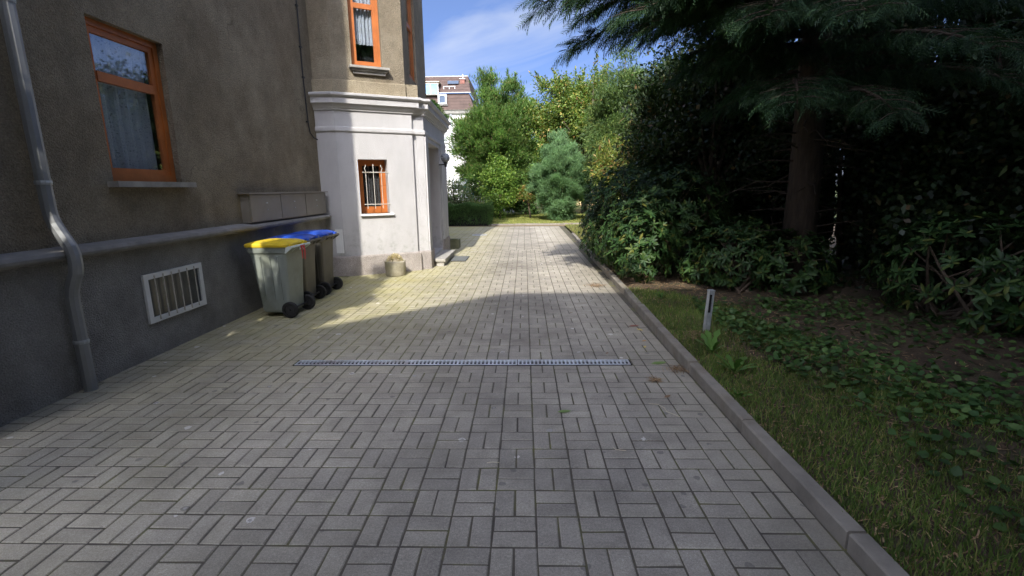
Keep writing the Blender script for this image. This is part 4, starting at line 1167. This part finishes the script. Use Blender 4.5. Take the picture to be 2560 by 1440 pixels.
for k in range(34):
    z_ = 2.6 + 7.2 * k / 34
    cyp_branch(z_, R(k * 137.5), (1.35 if z_ < 3.7 else max(.7, 2.7 * (1 - (z_ - 2.4) / 8.6))), .06, .55)
for k in range(70):
    z_ = rs.uniform(.7, 3.4); a_ = rs.uniform(0, 6.28); l_ = rs.uniform(.25, 1.1)
    p0 = Vector((3.86 - .012 * z_, 6.87, z_)); d_ = Vector((math.cos(a_), math.sin(a_), rs.uniform(-.25, .3)))
    p1 = p0 + d_ * l_ * .55 + Vector((rs.normal() * .05, rs.normal() * .05, rs.normal() * .05)); p2 = p0 + d_ * l_ + Vector((rs.normal() * .12, rs.normal() * .12, -.1 * l_))
    m_.tube([p0, p1, p2], [.014, .009, .003], 4, False)
    m_.tube([p1, p1 + Vector((rs.normal() * .18, rs.normal() * .18, rs.normal() * .1))], [.006, .002], 3, False)
m_.build('trunk', BARKD, cy, True)
fP = np.array(fP); fD = np.array(fD); fL = np.array(fL)
link('crown', inst_mesh('crown', L_CYP, fP, fD, rup(len(fP), .8), fL, fL * .8, FR_T, FR_F), cy)

# rhododendrons: whorls of long leaves; the nearest leaves are parts of their own
RH_T = [(0, 0, 0), (.3, .42, .02), (.3, 0, -.05), (.3, -.42, .02), (.72, .40, -.04), (.72, 0, -.09), (.72, -.40, -.04), (1, 0, -.16)]
RH_F = [(0, 2, 1), (0, 3, 2), (1, 2, 5, 4), (2, 3, 6, 5), (4, 5, 7), (5, 6, 7)]
def rhodo(label, base, blobs, nwh, singles=0, loc_cat='rhododendron'):
    t_ = thing('rhododendron', label, loc_cat, base, 0, 'rhododendrons along the bed')
    C_ = []; O_ = []
    w8 = np.array([b[1][0] * b[1][2] for b in blobs]); w8 = w8 / w8.sum()
    for (c, r_), ww in zip(blobs, w8):
        n = int(nwh * ww)
        v, _ = ball(n); rad = .72 + .34 * rs.rand(n, 1) ** .6
        p = np.array(c) + v * np.array(r_) * rad
        ok = p[:, 2] > .12
        C_.append(p[ok]); O_.append((v * np.array([1, 1, .8]) / np.array(r_))[ok])
    C_ = np.concatenate(C_); O_ = norm(norm(np.concatenate(O_)) + np.array([0, 0, .45]))
    m_ = MB()
    P = []; D = []; U = []; Ln = []
    for c, o_ in zip(C_, O_):
        a = norm(np.cross(o_, rs.normal(size=3))[None])[0]; b = np.cross(o_, a)
        nn = rs.randint(6, 10); ph = rs.rand() * 6.28
        for k in range(nn):
            th = ph + 6.28 * k / nn + rs.normal() * .15
            d = (a * math.cos(th) + b * math.sin(th)) * 1.0 + o_ * rs.uniform(.05, .7)
            P.append(c + o_ * rs.uniform(-.02, .02)); D.append(d); U.append(o_ + rs.normal(size=3) * .15); Ln.append(rs.uniform(.06, .125))
    P = np.array(P); D = norm(np.array(D)); U = np.array(U); Ln = np.array(Ln)
    keep = np.ones(len(P), bool)
    if singles:
        dist = np.linalg.norm(P - np.array([0, 0, CAMZ]), axis=1) + 1.0 * np.maximum(0, P[:, 0] - 1.9) - .25 * P[:, 2]
        idx = np.argsort(dist)[:singles]; keep[idx] = False
        lm = [inst_mesh('leaf', L_RHO, np.zeros((1, 3)), np.array([[1., 0, 0]]), np.array([[0, 0, 1.]]), 1.0, .31 + .04 * q, RH_T, RH_F) for q in range(3)]
        for n_i, i in enumerate(idx):
            o = bpy.data.objects.new('leaf', lm[n_i % 3]); COL.objects.link(o)
            o.parent = t_; 
            d = Vector(D[i]); s_ = d.cross(Vector(U[i])).normalized(); u_ = s_.cross(d)
            mtx = Matrix(((d.x, s_.x, u_.x, P[i][0] - base[0]), (d.y, s_.y, u_.y, P[i][1] - base[1]), (d.z, s_.z, u_.z, P[i][2] - base[2]), (0, 0, 0, 1)))
            o.matrix_basis = mtx @ Matrix.Scale(float(Ln[i]), 4)
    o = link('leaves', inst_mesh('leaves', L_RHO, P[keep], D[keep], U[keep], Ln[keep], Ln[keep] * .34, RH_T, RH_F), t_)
    o['kind'] = 'stuff'
    for i in rs.permutation(len(C_))[:60]:
        q = Vector(C_[i]); b_ = Vector(base) + Vector((rng.uniform(-.25, .25), rng.uniform(-.5, .5), 0))
        m_.tube([b_, b_.lerp(q, .5) + Vector((rng.uniform(-.1, .1), rng.uniform(-.1, .1), .12)), q], [.022, .014, .005], 5)
    m_.build('stems', BARK, t_, True)
    return t_
rhodo('big rhododendron bulging over the kerb with glossy dark whorled leaves', (2.25, 8.4, .06),
      [((1.95, 8.9, .95), (.85, 1.5, .85)), ((2.2, 9.9, 1.25), (.95, 1.4, .75)), ((1.85, 7.6, .62), (.55, .65, .58)), ((2.55, 8.3, 1.15), (.8, 1.0, .7)), ((1.6, 9.4, .6), (.5, .9, .55))], 2500, 300)
rhodo('smaller rhododendron in deep shade behind the steel post', (3.15, 7.0, .06),
      [((3.1, 6.9, .55), (.6, .5, .5)), ((3.6, 6.5, .45), (.5, .5, .45)), ((2.75, 7.3, .42), (.4, .4, .4))], 700)
rhodo('rhododendron at the right end of the shaded bed under the cypress', (4.6, 5.0, .06),
      [((4.5, 5.0, .6), (.6, .9, .6)), ((4.9, 4.2, .7), (.6, .8, .7)), ((5.0, 3.2, .55), (.6, .7, .6))], 850)

# dark boundary hedge with ivy, gaps let specks of light through
hd = thing('boundary_hedge', 'tall dark overgrown hedge along the right boundary with specks of light', 'hedge', (5.6, 8.5, 0))
cl = []
for k in range(900):
    yv = rs.uniform(-2.5, 17)
    xx = 5.5 + rs.normal() * .35 - (.9 if yv > 9 else 0) * rs.rand() - (.6 if yv > 11 else 0)
    hmax = 4.4 + .8 * math.sin(yv * .9) + .5 * math.sin(yv * 2.3)
    cl.append((xx, yv, rs.rand() ** .85 * hmax))
cl = np.array(cl)
P, D = leaves_from(cl, .42, 190, (8, 8, 2), .5, .0, 1.0)
n_ = len(P)
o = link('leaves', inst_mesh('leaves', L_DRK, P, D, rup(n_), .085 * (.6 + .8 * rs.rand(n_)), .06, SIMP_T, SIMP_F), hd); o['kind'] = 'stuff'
m_ = MB()
for k in range(24):
    yv = -2 + 19 * k / 24 + rng.uniform(-.3, .3); xx = 5.5 + rng.uniform(-.3, .3)
    m_.tube([(xx, yv, 0), (xx + rng.uniform(-.2, .2), yv + rng.uniform(-.3, .3), 1.8), (xx + rng.uniform(-.4, .4), yv + rng.uniform(-.5, .5), 3.6)], [.05, .035, .01], 6)
m_.build('stems', BARKD, hd, True)
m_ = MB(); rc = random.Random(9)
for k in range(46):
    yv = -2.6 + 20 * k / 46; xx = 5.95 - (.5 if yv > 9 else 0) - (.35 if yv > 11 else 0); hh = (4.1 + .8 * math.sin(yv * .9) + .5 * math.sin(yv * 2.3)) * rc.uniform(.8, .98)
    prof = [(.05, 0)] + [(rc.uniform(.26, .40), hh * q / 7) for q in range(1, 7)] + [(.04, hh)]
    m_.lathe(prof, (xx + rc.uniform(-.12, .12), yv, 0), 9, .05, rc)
m_.build('light_block_core', INNER, hd, True)  # lumpy dark core added inside the hedge to stop light showing through
# dark understorey tree behind the rhododendron with crooked trunk
tree('holly_tree', 'crooked dark holly tree standing in deep shade behind the rhododendrons', 'tree', (3.35, 8.3, 0), (3.75, 9.6, 2.9), (1.2, 2.3, 1.6), 170, .42, 150, .085, .06, L_DRK, SIMP_T, SIMP_F, .085, lean=(-.25, -.2, .1), rnd=1.0, bark=BARKD, nl=40, pw=.5)
tree('cherry_laurel', 'dark cherry laurel rising above the big rhododendron into the cypress', 'shrub', (3.0, 10.3, 0), (2.98, 10.3, 2.5), (.72, 1.3, 1.35), 110, .3, 110, .11, .045, L_LAU, LEAF_T, LEAF_F, .05, rnd=.9, bark=BARKD, pw=.45)
# dry vine tangle catching the sun
dv = thing('dry_vine_tangle', 'hanging straw brown dead vine tangle catching sun above rhododendron', 'vine', (2.75, 11.0, 0))
n_ = 420
vz = rs.uniform(1.9, 3.75, n_)
vp = np.column_stack([2.40 + (vz - 1.7) * .32 + rs.normal(0, .2, n_), 11.0 + rs.normal(0, .3, n_), vz])
link('strands', inst_mesh('strands', L_DEAD, vp, np.column_stack([rs.normal(0, .5, n_) + .1, rs.normal(0, .5, n_), -np.ones(n_) * .8]), rup(n_), .26, .012, BLADE_T, BLADE_F), dv)['kind'] = 'stuff'
n_ = 300
vz = rs.uniform(1.7, 3.7, n_)
vp = np.column_stack([2.48 + (vz - 1.7) * .25 + rs.normal(0, .18, n_), 11.0 + rs.normal(0, .3, n_), vz])
link('dry_leaves', inst_mesh('dry_leaves', L_DEAD, vp, rs.normal(size=(n_, 3)), rup(n_), .07, .05, SIMP_T, SIMP_F), dv)['kind'] = 'stuff'
m_ = MB()
for k in range(9):
    x_ = 2.5 + rng.uniform(-.35, .35)
    m_.tube([(x_, 11.1, 0), (x_ + rng.uniform(-.1, .2), 11.1, 1.5), (x_ + rng.uniform(.1, .5), 11 + rng.uniform(-.2, .2), 2.9), (x_ + rng.uniform(.3, .6), 11, 3.6)], [.015, .012, .008, .004], 4)
m_.build('stems', BARK, dv)
# bare crooked branch in the shade
# ------------------------------------------------------------------ ground cover in the bed
def grass(name, label, n, xr, yr, zf, L, W, mat, dens=None, lean=.35):
    p = np.column_stack([rs.uniform(*xr, n), rs.uniform(*yr, n), np.zeros(n)])
    if dens is not None: p = p[rs.rand(n) < dens(p[:, 0], p[:, 1])]
    n = len(p)
    p[:, 2] = [zf(a, b) - .005 for a, b in p[:, :2]]
    d = np.column_stack([rs.normal(0, lean, n), rs.normal(0, lean, n), np.ones(n)])
    o = link(name, inst_mesh(name, mat, p, d, rup(n, 0), L * (.5 + rs.rand(n)), W, BLADE_T, BLADE_F))
    tag(o, label, 'grass', kind='stuff'); return o
grass('verge_grass', 'short green grass growing along the kerb around the post', 90000, (1.44, 3.4), (-.5, 6.9), bedz, .05, .006, L_GRASS,
      lambda x, y: np.clip(1.45 - (x - 1.44) / .9 - .45 * np.sin(y * 3 + x * 4) * np.sin(y * 1.3 - x * 2.2 + 1) - .25 * np.sin(y * 7 + x * 9) - np.clip((y - 5.6) / 1.2, 0, 1) + np.clip((3.6 - y) * .5, 0, .8), 0, 1))
grass('strip_grass', 'sunlit grass strip beside the far kerb', 9000, (1.6, 3.2), (10.5, 19.2), bedz, .07, .008, L_LAWN)
grass('lawn_grass', 'short sunlit lawn grass beyond the paving', 42000, (-1.6, 4.5), (20.3, 27.5), lambda x, y: .03 + .03 * math.sin(x * .8 + y * .5), .06, .012, L_LAWN)
n_ = 9000
p = np.column_stack([1.46 + np.abs(rs.normal(0, 1.3, n_)), rs.uniform(-.5, 9.5, n_), np.zeros(n_)])
p[:, 2] = [bedz(a, b) + .004 + .008 * rs.rand() for a, b in p[:, :2]]
o = link('needle_litter', inst_mesh('needle_litter', L_LIT, p, np.column_stack([rs.normal(size=n_), rs.normal(size=n_), rs.normal(0, .12, n_)]), np.tile([0, 0, 1.], (n_, 1)) + rs.normal(0, .2, (n_, 3)), .07, .008, BLADE_T, BLADE_F))
tag(o, 'brown needles and dry leaf litter scattered over the shaded bed', 'litter', kind='stuff')
# ivy-like ground cover by the post
n_ = 5200
p = np.column_stack([2.0 + np.abs(rs.normal(0, 1.3, n_)), rs.uniform(.6, 6.0, n_), np.zeros(n_)]); p = p[rs.rand(n_) < .35 + .65 * (np.sin(p[:, 0] * 3.1 + p[:, 1] * 1.7) > -.2)]; n_ = len(p); p[:, 2] = [bedz(a, b) + .02 + .06 * rs.rand() for a, b in p[:, :2]]
o = link('ivy_cover', inst_mesh('ivy_cover', L_HED, p, np.column_stack([rs.normal(size=n_), rs.normal(size=n_), rs.normal(.2, .3, n_)]), np.tile([0, 0, 1.], (n_, 1)) + rs.normal(0, .3, (n_, 3)), .055, .05, LEAF_T, LEAF_F))
tag(o, 'low ivy leaves covering the bed to the right of the post', 'ivy', kind='stuff')
# weeds: rosettes of toothed leaves
wt_ = [(0, 0, 0), (.25, .10, .04), (.25, -.10, .04), (.5, .30, .05), (.5, -.30, .05), (.62, .16, .05), (.62, -.16, .05), (.8, .34, .0), (.8, -.34, .0), (1, 0, -.08)]
wf_ = [(0, 2, 1), (1, 2, 4, 3), (3, 4, 6, 5), (5, 6, 8, 7), (7, 8, 9)]
for k, (x, yv, ln, nn, lab) in enumerate([(1.66, 4.08, .22, 9, 'bright green dandelion rosette at the foot of the post'), (1.66, 3.62, .24, 8, 'bright green dandelion near the frame edge by kerb'), (1.50, 3.18, .10, 7, 'small pale green weed leaning over the kerb'), (1.78, 6.15, .12, 8, 'small light green weed under the rhododendron by kerb end')]):
    z_ = bedz(x, yv)
    wd = thing('weed', lab, 'weed', (x, yv, z_))
    lm = inst_mesh('leaf', L_WEED, np.zeros((1, 3)), np.array([[1., 0, 0]]), np.array([[0, 0, 1.]]), 1.0, .42, wt_, wf_)
    for q in range(nn):
        o = bpy.data.objects.new('leaf', lm); COL.objects.link(o); o.parent = wd
        o.rotation_euler = (rng.uniform(-.3, .3), -rng.uniform(.35, 1.1), 6.283 * q / nn + rng.uniform(-.3, .3))
        s_ = ln * rng.uniform(.65, 1.1); o.scale = (s_, s_, s_)
# succulent in the pot: pale rosettes
sc_ = m_leaf('pale_dry_succulent', [(0, (.60, .50, .32)), (.6, (.72, .62, .42)), (1, (.50, .46, .24))], .7, .1, 8)
MB().lathe([(.15, .22), (.12, .28), (.07, .325), (0, .34)], (-2.34, 8.50, 0), 18).build('mound', simple('pale_gravel_mound', (.58, .5, .36), .95, .25, 60, bump=.8, bscale=90), pt, True)
n_ = 520
v_ = norm(rs.normal(size=(n_, 3)) * np.array([1, 1, .6]) + np.array([0, 0, .7]))
p = np.array([-2.34, 8.50, .24]) + v_ * np.array([.125, .125, .125]) * (.6 + .4 * rs.rand(n_, 1))
link('plant', inst_mesh('plant', sc_, p, v_ + rs.normal(0, .35, (n_, 3)), rup(n_), .05, .022, LEAF_T, LEAF_F), pt)['kind'] = 'stuff'
# moss tufts on the porch cornice
for k, (u_, r_, lab) in enumerate([(1.1, .16, 'dark moss cushion on porch cornice near the bay corner'), (1.9, .2, 'larger moss and stonecrop cushion midway along porch cornice'), (2.7, .13, 'small moss cushion at far end of porch cornice')]):
    c = np.array(frs(u_, .03, 3.13)); n_ = 700
    v_ = norm(rs.normal(size=(n_, 3)) + np.array([0, 0, .5])); v_[:, 2] = np.abs(v_[:, 2])
    p = c + v_ * np.array([.12, r_ * 1.6, r_]) * (.5 + .5 * rs.rand(n_, 1))
    tag(link('moss_cushion', inst_mesh('moss_cushion', L_HED if k != 1 else L_GREY, p, v_ + rs.normal(0, .4, (n_, 3)), rup(n_), .045, .02, SIMP_T, SIMP_F)), lab, 'moss')

# ------------------------------------------------------------------ litter on the paving
fl_y = simple('yellow_fallen_leaf', (.55, .42, .12), .7, .2, 30); fl_o = simple('orange_fallen_leaf', (.45, .22, .06), .7, .2, 30)
fl_g = simple('green_fallen_leaf', (.16, .24, .06), .6, .2, 30); fl_b = simple('brown_fallen_leaf', (.22, .13, .07), .8, .2, 30); fl_r = simple('reddish_fallen_leaf', (.26, .10, .07), .8, .2, 30)
for x, yv, a, ln, mt_, lab in [
        (1.17, 4.62, .4, .06, fl_o, 'orange fallen leaf on paving near the kerb'), (1.15, 4.42, 1.2, .06, fl_y, 'pale yellow fallen leaf nearest the drain end'),
        (1.27, 4.98, 2.2, .09, fl_y, 'yellow fallen leaf lying against the kerb'), (1.15, 5.15, .2, .13, fl_r, 'reddish fallen leaf flat on paving by kerb'),
        (.22, 3.07, .1, .10, fl_g, 'green leaf with stalk lying mid drive below drain'), (1.10, 3.99, .2, .15, fl_g, 'dark green sprig lying beside the drain end'),
        (.75, 4.25, .9, .05, fl_b, 'small brown leaf just past the drain'), (1.02, 3.30, .6, .07, fl_b, 'brown leaf between drain and near kerb'), (.55, 5.75, .4, .05, fl_b, 'tiny brown leaf far up the shaded paving')]:
    m_ = MB(); m_.add([(0, 0, .002), (.35, .22, .016), (.4, 0, .006), (.35, -.22, .014), (.75, .16, .02), (.78, 0, .012), (.75, -.16, .022), (1, 0, .03)], RH_F)
    o = m_.build('fallen_leaf', mt_); o.location = (x, yv, .004); o.rotation_euler = (0, 0, a); o.scale = (ln, ln, ln * 1.6)
    tag(o, lab, 'leaf', 'fallen leaves on the paving')
for x, yv, pts, lab in [(.88, 3.12, [(0, .08, 0), (.06, .06, .004), (.09, .0, .006), (.09, -.05, .004), (.16, -.12, 0)], 'long bent straw on paving below the drain'),
                        (.52, 2.58, [(0, .03, 0), (.01, 0, .003), (.07, -.01, .002)], 'short hooked straw on the near paving'),
                        (-.22, 2.44, [(0, 0, 0), (.03, .004, .003), (.07, .003, 0)], 'tiny pale straw in a joint of near paving')]:
    m_ = MB().tube([(a, b, c + .003) for a, b, c in pts], .0018, 4)
    o = m_.build('straw', simple('pale_straw', (.6, .52, .36), .8, .1)); o.location = (x, yv, .001); tag(o, lab, 'straw', 'straws on the paving')
for x, yv, r_, lab in [(1.30, 3.86, .08, 'dry brown needle heap against the kerb below drain'), (1.72, 4.55, .17, 'reddish brown needle heap at the foot of post'), (1.13, 7.4, .13, 'pale needle heap on paving below the rhododendron'), (1.05, 3.62, .05, 'little reddish needle heap on the paving')]:
    n_ = int(1100 * r_)
    p = np.column_stack([x + rs.normal(0, r_ * .55, n_), yv + rs.normal(0, r_ * .5, n_), np.zeros(n_)])
    bz_ = bedz(x, yv) if x > 1.45 else 0.0
    p[:, 2] = bz_ + .004 + .03 * rs.rand(n_) * (r_ / .17)
    tag(link('needle_heap', inst_mesh('needle_heap', L_LIT, p, np.column_stack([rs.normal(size=n_), rs.normal(size=n_), rs.normal(0, .15, n_)]), np.tile([0, 0, 1.], (n_, 1)) + rs.normal(0, .2, (n_, 3)), .075, .006, BLADE_T, BLADE_F)), lab, 'needles', 'needle heaps', 'stuff')

# ================================================================== houses behind
BLIND = simple('grey_blind', (.36, .37, .38), .4, .1)
RAILG = simple('bluish_balcony_glass', (0.20, 0.36, 0.55), 0.15, .25, 1.5)
wh = thing('apartment_house', 'white apartment house with brown tiled mansard roof behind the garden', 'building', (-13, 50, 0))
fa = frame((-24, 45), (-4.6, 45)); fe = frame((-4.6, 45), (-4.6, 57))
WX = lambda x: x + 24
wins = [(WX(-7.75), WX(-6.85), 5.65, 7.15), (WX(-11.0), WX(-10.0), 5.65, 7.15), (WX(-14.5), WX(-13.5), 5.65, 7.15), (WX(-7.75), WX(-6.85), 2.3, 3.9), (WX(-11.0), WX(-10.0), 2.3, 3.9)]
mb = MB(); facade(mb, fa, 0, 19.4, 0, 8.3, wins, .2); facade(mb, fe, 0, 12, 0, 8.3, [], .2)
mb.build('wall', WHITE, wh)
MB().sweep([(-24, 45), (-4.6, 45), (-4.6, 57)], [(.002, 8.05), (.2, 8.1), (.25, 8.3), (.35, 8.4), (.002, 8.42)]).build('eaves_cornice', STONE, wh)
for a, b, c, e in wins:
    m_ = MB()
    for q in ((a, a + .08, c, e), (b - .08, b, c, e), (a + .08, b - .08, c, c + .08), (a + .08, b - .08, e - .08, e), ((a + b) / 2 - .04, (a + b) / 2 + .04, c + .08, e - .08)): m_.fbox(fa, q[0], q[1], q[2], q[3], -.18, -.1)
    for i in range(1, 6): m_.fbox(fa, a + .08, b - .08, c + (e - c) * i / 6 - .015, c + (e - c) * i / 6 + .015, -.16, -.13)
    o = m_.build('window', WHITEP, wh)
    MB().fbox(fa, a, b, c, e, -.21, -.19).build('pane', BLIND, o)
    MB().fbox(fa, a - .1, b + .1, c - .1, c, 0.002, .1).build('sill', STONE, o)
# mansard: steep tiled lower slope, shallower upper slope
m_ = MB()
x0, x1 = -24.2, -4.4
m_.add([(x0, 44.8, 8.4), (x1, 44.8, 8.4), (x1 - .5, 45.45, 9.9), (x0, 45.45, 9.9), (x1, 57.2, 8.4), (x1 - .5, 56.5, 9.9)], [(0, 1, 2, 3), (1, 4, 5, 2)])
rf = m_.build('mansard_roof', ROOFB, wh)
m_ = MB(); m_.add([(x0, 45.3, 9.96), (x1 - .35, 45.3, 9.96), (-5.15, 47.4, 11.75), (x0, 47.4, 11.75), (x1 - .35, 56.7, 9.96), (-5.15, 54.5, 11.75)], [(0, 1, 2, 3), (1, 4, 5, 2), (3, 2, 5)])
m_.build('upper_roof', ROOFB, wh)
MB().sweep([(x0, 45.3), (x1 - .4, 45.3), (x1 - .4, 56.8)], [(.0, 9.92), (.08, 9.92), (.09, 9.965), (.0, 9.97)]).build('gutter', WHITEP, wh)
MB().tube([(x0, 47.4, 11.76), (-5.15, 47.4, 11.76)], .03, 6).build('ridge_rail', WHITEP, wh)
o = MB().box(-5.78, -5.38, 46.4, 46.9, 10.2, 11.3).build('chimney', m_rooftile('chimney_brick', (.28, .12, .09)), wh)
m_ = MB(); m_.box(-5.84, -5.32, 46.35, 46.95, 11.3, 11.36); m_.tube([(-5.55, 46.6, 11.36), (-5.55, 46.6, 11.75)], .05, 6); m_.build('cap', WHITEP, o)
# roof windows, small dormer, balcony box with glazed rail and awning
m_ = MB()
for q in ((-7.62, -7.5, 8.92, 9.75), (-6.98, -6.86, 8.92, 9.75), (-7.5, -6.98, 8.92, 9.02), (-7.5, -6.98, 9.63, 9.75)): m_.box(q[0], q[1], 44.86, 45.2, q[2], q[3])
o = m_.build('dormer_window', WHITEP, wh)
MB().box(-7.5, -6.98, 44.94, 44.96, 9.02, 9.63).build('pane', GLASSB, o)
MB().box(-7.75, -6.75, 44.80, 45.0, 8.80, 8.84).build('sill', STONE, o)
o = MB().box(-9.6, -7.55, 44.95, 46.4, 9.72, 9.80).build('balcony', STONE, wh)
for k in range(3): MB().box(-9.55 + .66 * k, -8.93 + .66 * k, 44.97, 45.0, 9.82, 10.62).build('glass_rail', RAILG, o)
m_ = MB()
for k in range(4): m_.box(-9.6 + .66 * k, -9.55 + .66 * k, 44.96, 45.01, 9.8, 10.66)
m_.box(-9.6, -7.55, 44.96, 45.01, 10.66, 10.70); m_.build('rail_frame', WHITEP, o)
MB().box(-9.6, -7.5, 45.2, 46.3, 10.84, 10.92).build('awning', simple('cream_awning', (.6, .52, .38), .8, .1), wh)
MB().box(-6.9, -5.9, 46.15, 46.35, 10.86, 11.12).build('skylight', GLASSB, wh)
m_ = MB(); m_.tube([(-7.25, 45.75, 10.55), (-6.15, 45.75, 10.55)], .035, 5)
for xx in (-7.2, -6.7, -6.2): m_.tube([(xx, 45.75, 10.3), (xx, 45.75, 10.55)], .03, 5)
m_.build('snow_guard', WHITEP, wh)
MB().tube([(-6.5, 44.92, 0), (-6.5, 44.92, 8.1)], .07, 6).build('downpipe', GALV, wh)

yh = thing('cream_house', 'cream yellow house glimpsed between apple tree branches', 'building', (8, 46, 0))
fy = frame((1.5, 42), (14, 42))
mb = MB(); facade(mb, fy, 0, 12.5, 0, 6.6, [(1.7, 2.6, 4.35, 5.8), (5.5, 6.4, 4.35, 5.8)], .15)
mb.add([(1.5, 52, 0), (1.5, 42, 0), (1.5, 42, 6.6), (1.5, 52, 6.6)], [(0, 1, 2, 3)]); mb.build('wall', CREAM, yh)
MB().sweep([(1.5, 42), (14, 42)], [(.002, 4.0), (.06, 4.02), (.06, 4.12), (.002, 4.14)]).build('string_course', STONE, yh)
for a in (1.7, 5.5):
    m_ = MB()
    for q in ((a, a + .08, 4.35, 5.8), (a + .82, a + .9, 4.35, 5.8), (a + .08, a + .82, 4.35, 4.43), (a + .08, a + .82, 5.72, 5.8), (a + .41, a + .49, 4.43, 5.72)): m_.fbox(fy, q[0], q[1], q[2], q[3], -.14, -.06)
    o = m_.build('window', WHITEP, yh); MB().fbox(fy, a, a + .9, 4.35, 5.8, -.17, -.15).build('pane', GLASSB, o)
m_ = MB(); m_.add([(1.1, 41.6, 6.6), (14.4, 41.6, 6.6), (14.4, 52.4, 6.6), (1.1, 52.4, 6.6), (5, 47, 9.5), (11, 47, 9.5)], [(0, 1, 5, 4), (1, 2, 5), (2, 3, 4, 5), (3, 0, 4), (3, 2, 1, 0)]); m_.build('roof', ROOFR, yh)

# neighbour's house behind the viewer: its hipped roof throws the big shadow over the drive
nh = thing('neighbour_house', 'plain rendered neighbour house with hipped roof behind the viewer', 'building', (4, -9, 0))
SH = math.tan(R(SUN_EL)); AZT = math.tan(R(SUN_AZ))
YR = -9.0
zr = (6.92 - YR) * SH / math.cos(R(SUN_AZ))
xr = -.30 - (6.75 - YR) * AZT
ze = 6.5; run = 3.45
MB().box(xr - run + .5, 12, YR - 4.5, YR + 4.2, 0, ze).build('wall', TAN, nh)
m_ = MB(); m_.add([(xr - run, YR - 4.9, ze), (12.4, YR - 4.9, ze), (12.4, YR + 4.6, ze), (xr - run, YR + 4.6, ze), (xr, YR, zr), (12.0, YR, zr)], [(0, 1, 5, 4), (1, 2, 5), (2, 3, 4, 5), (3, 0, 4), (3, 2, 1, 0)])
m_.build('roof', ROOFR, nh)
# two big trees behind the viewer on the right keep the planting in shade
for x, yv, h, r_, lab in [(3.9, -3.2, 14.0, 2.3, 'tall leafy tree behind the viewer, nearer the drive'), (8.2, -3.5, 14.0, 3.0, 'tall leafy tree behind the viewer, further right')]:
    tree('shade_tree', lab, 'tree', (x, yv, 0), (x, yv, h * .58), (r_, r_, h * .42), 110, .9, 95, .42, .34, L_SHR, SIMP_T, SIMP_F, .25, group='trees behind the viewer')
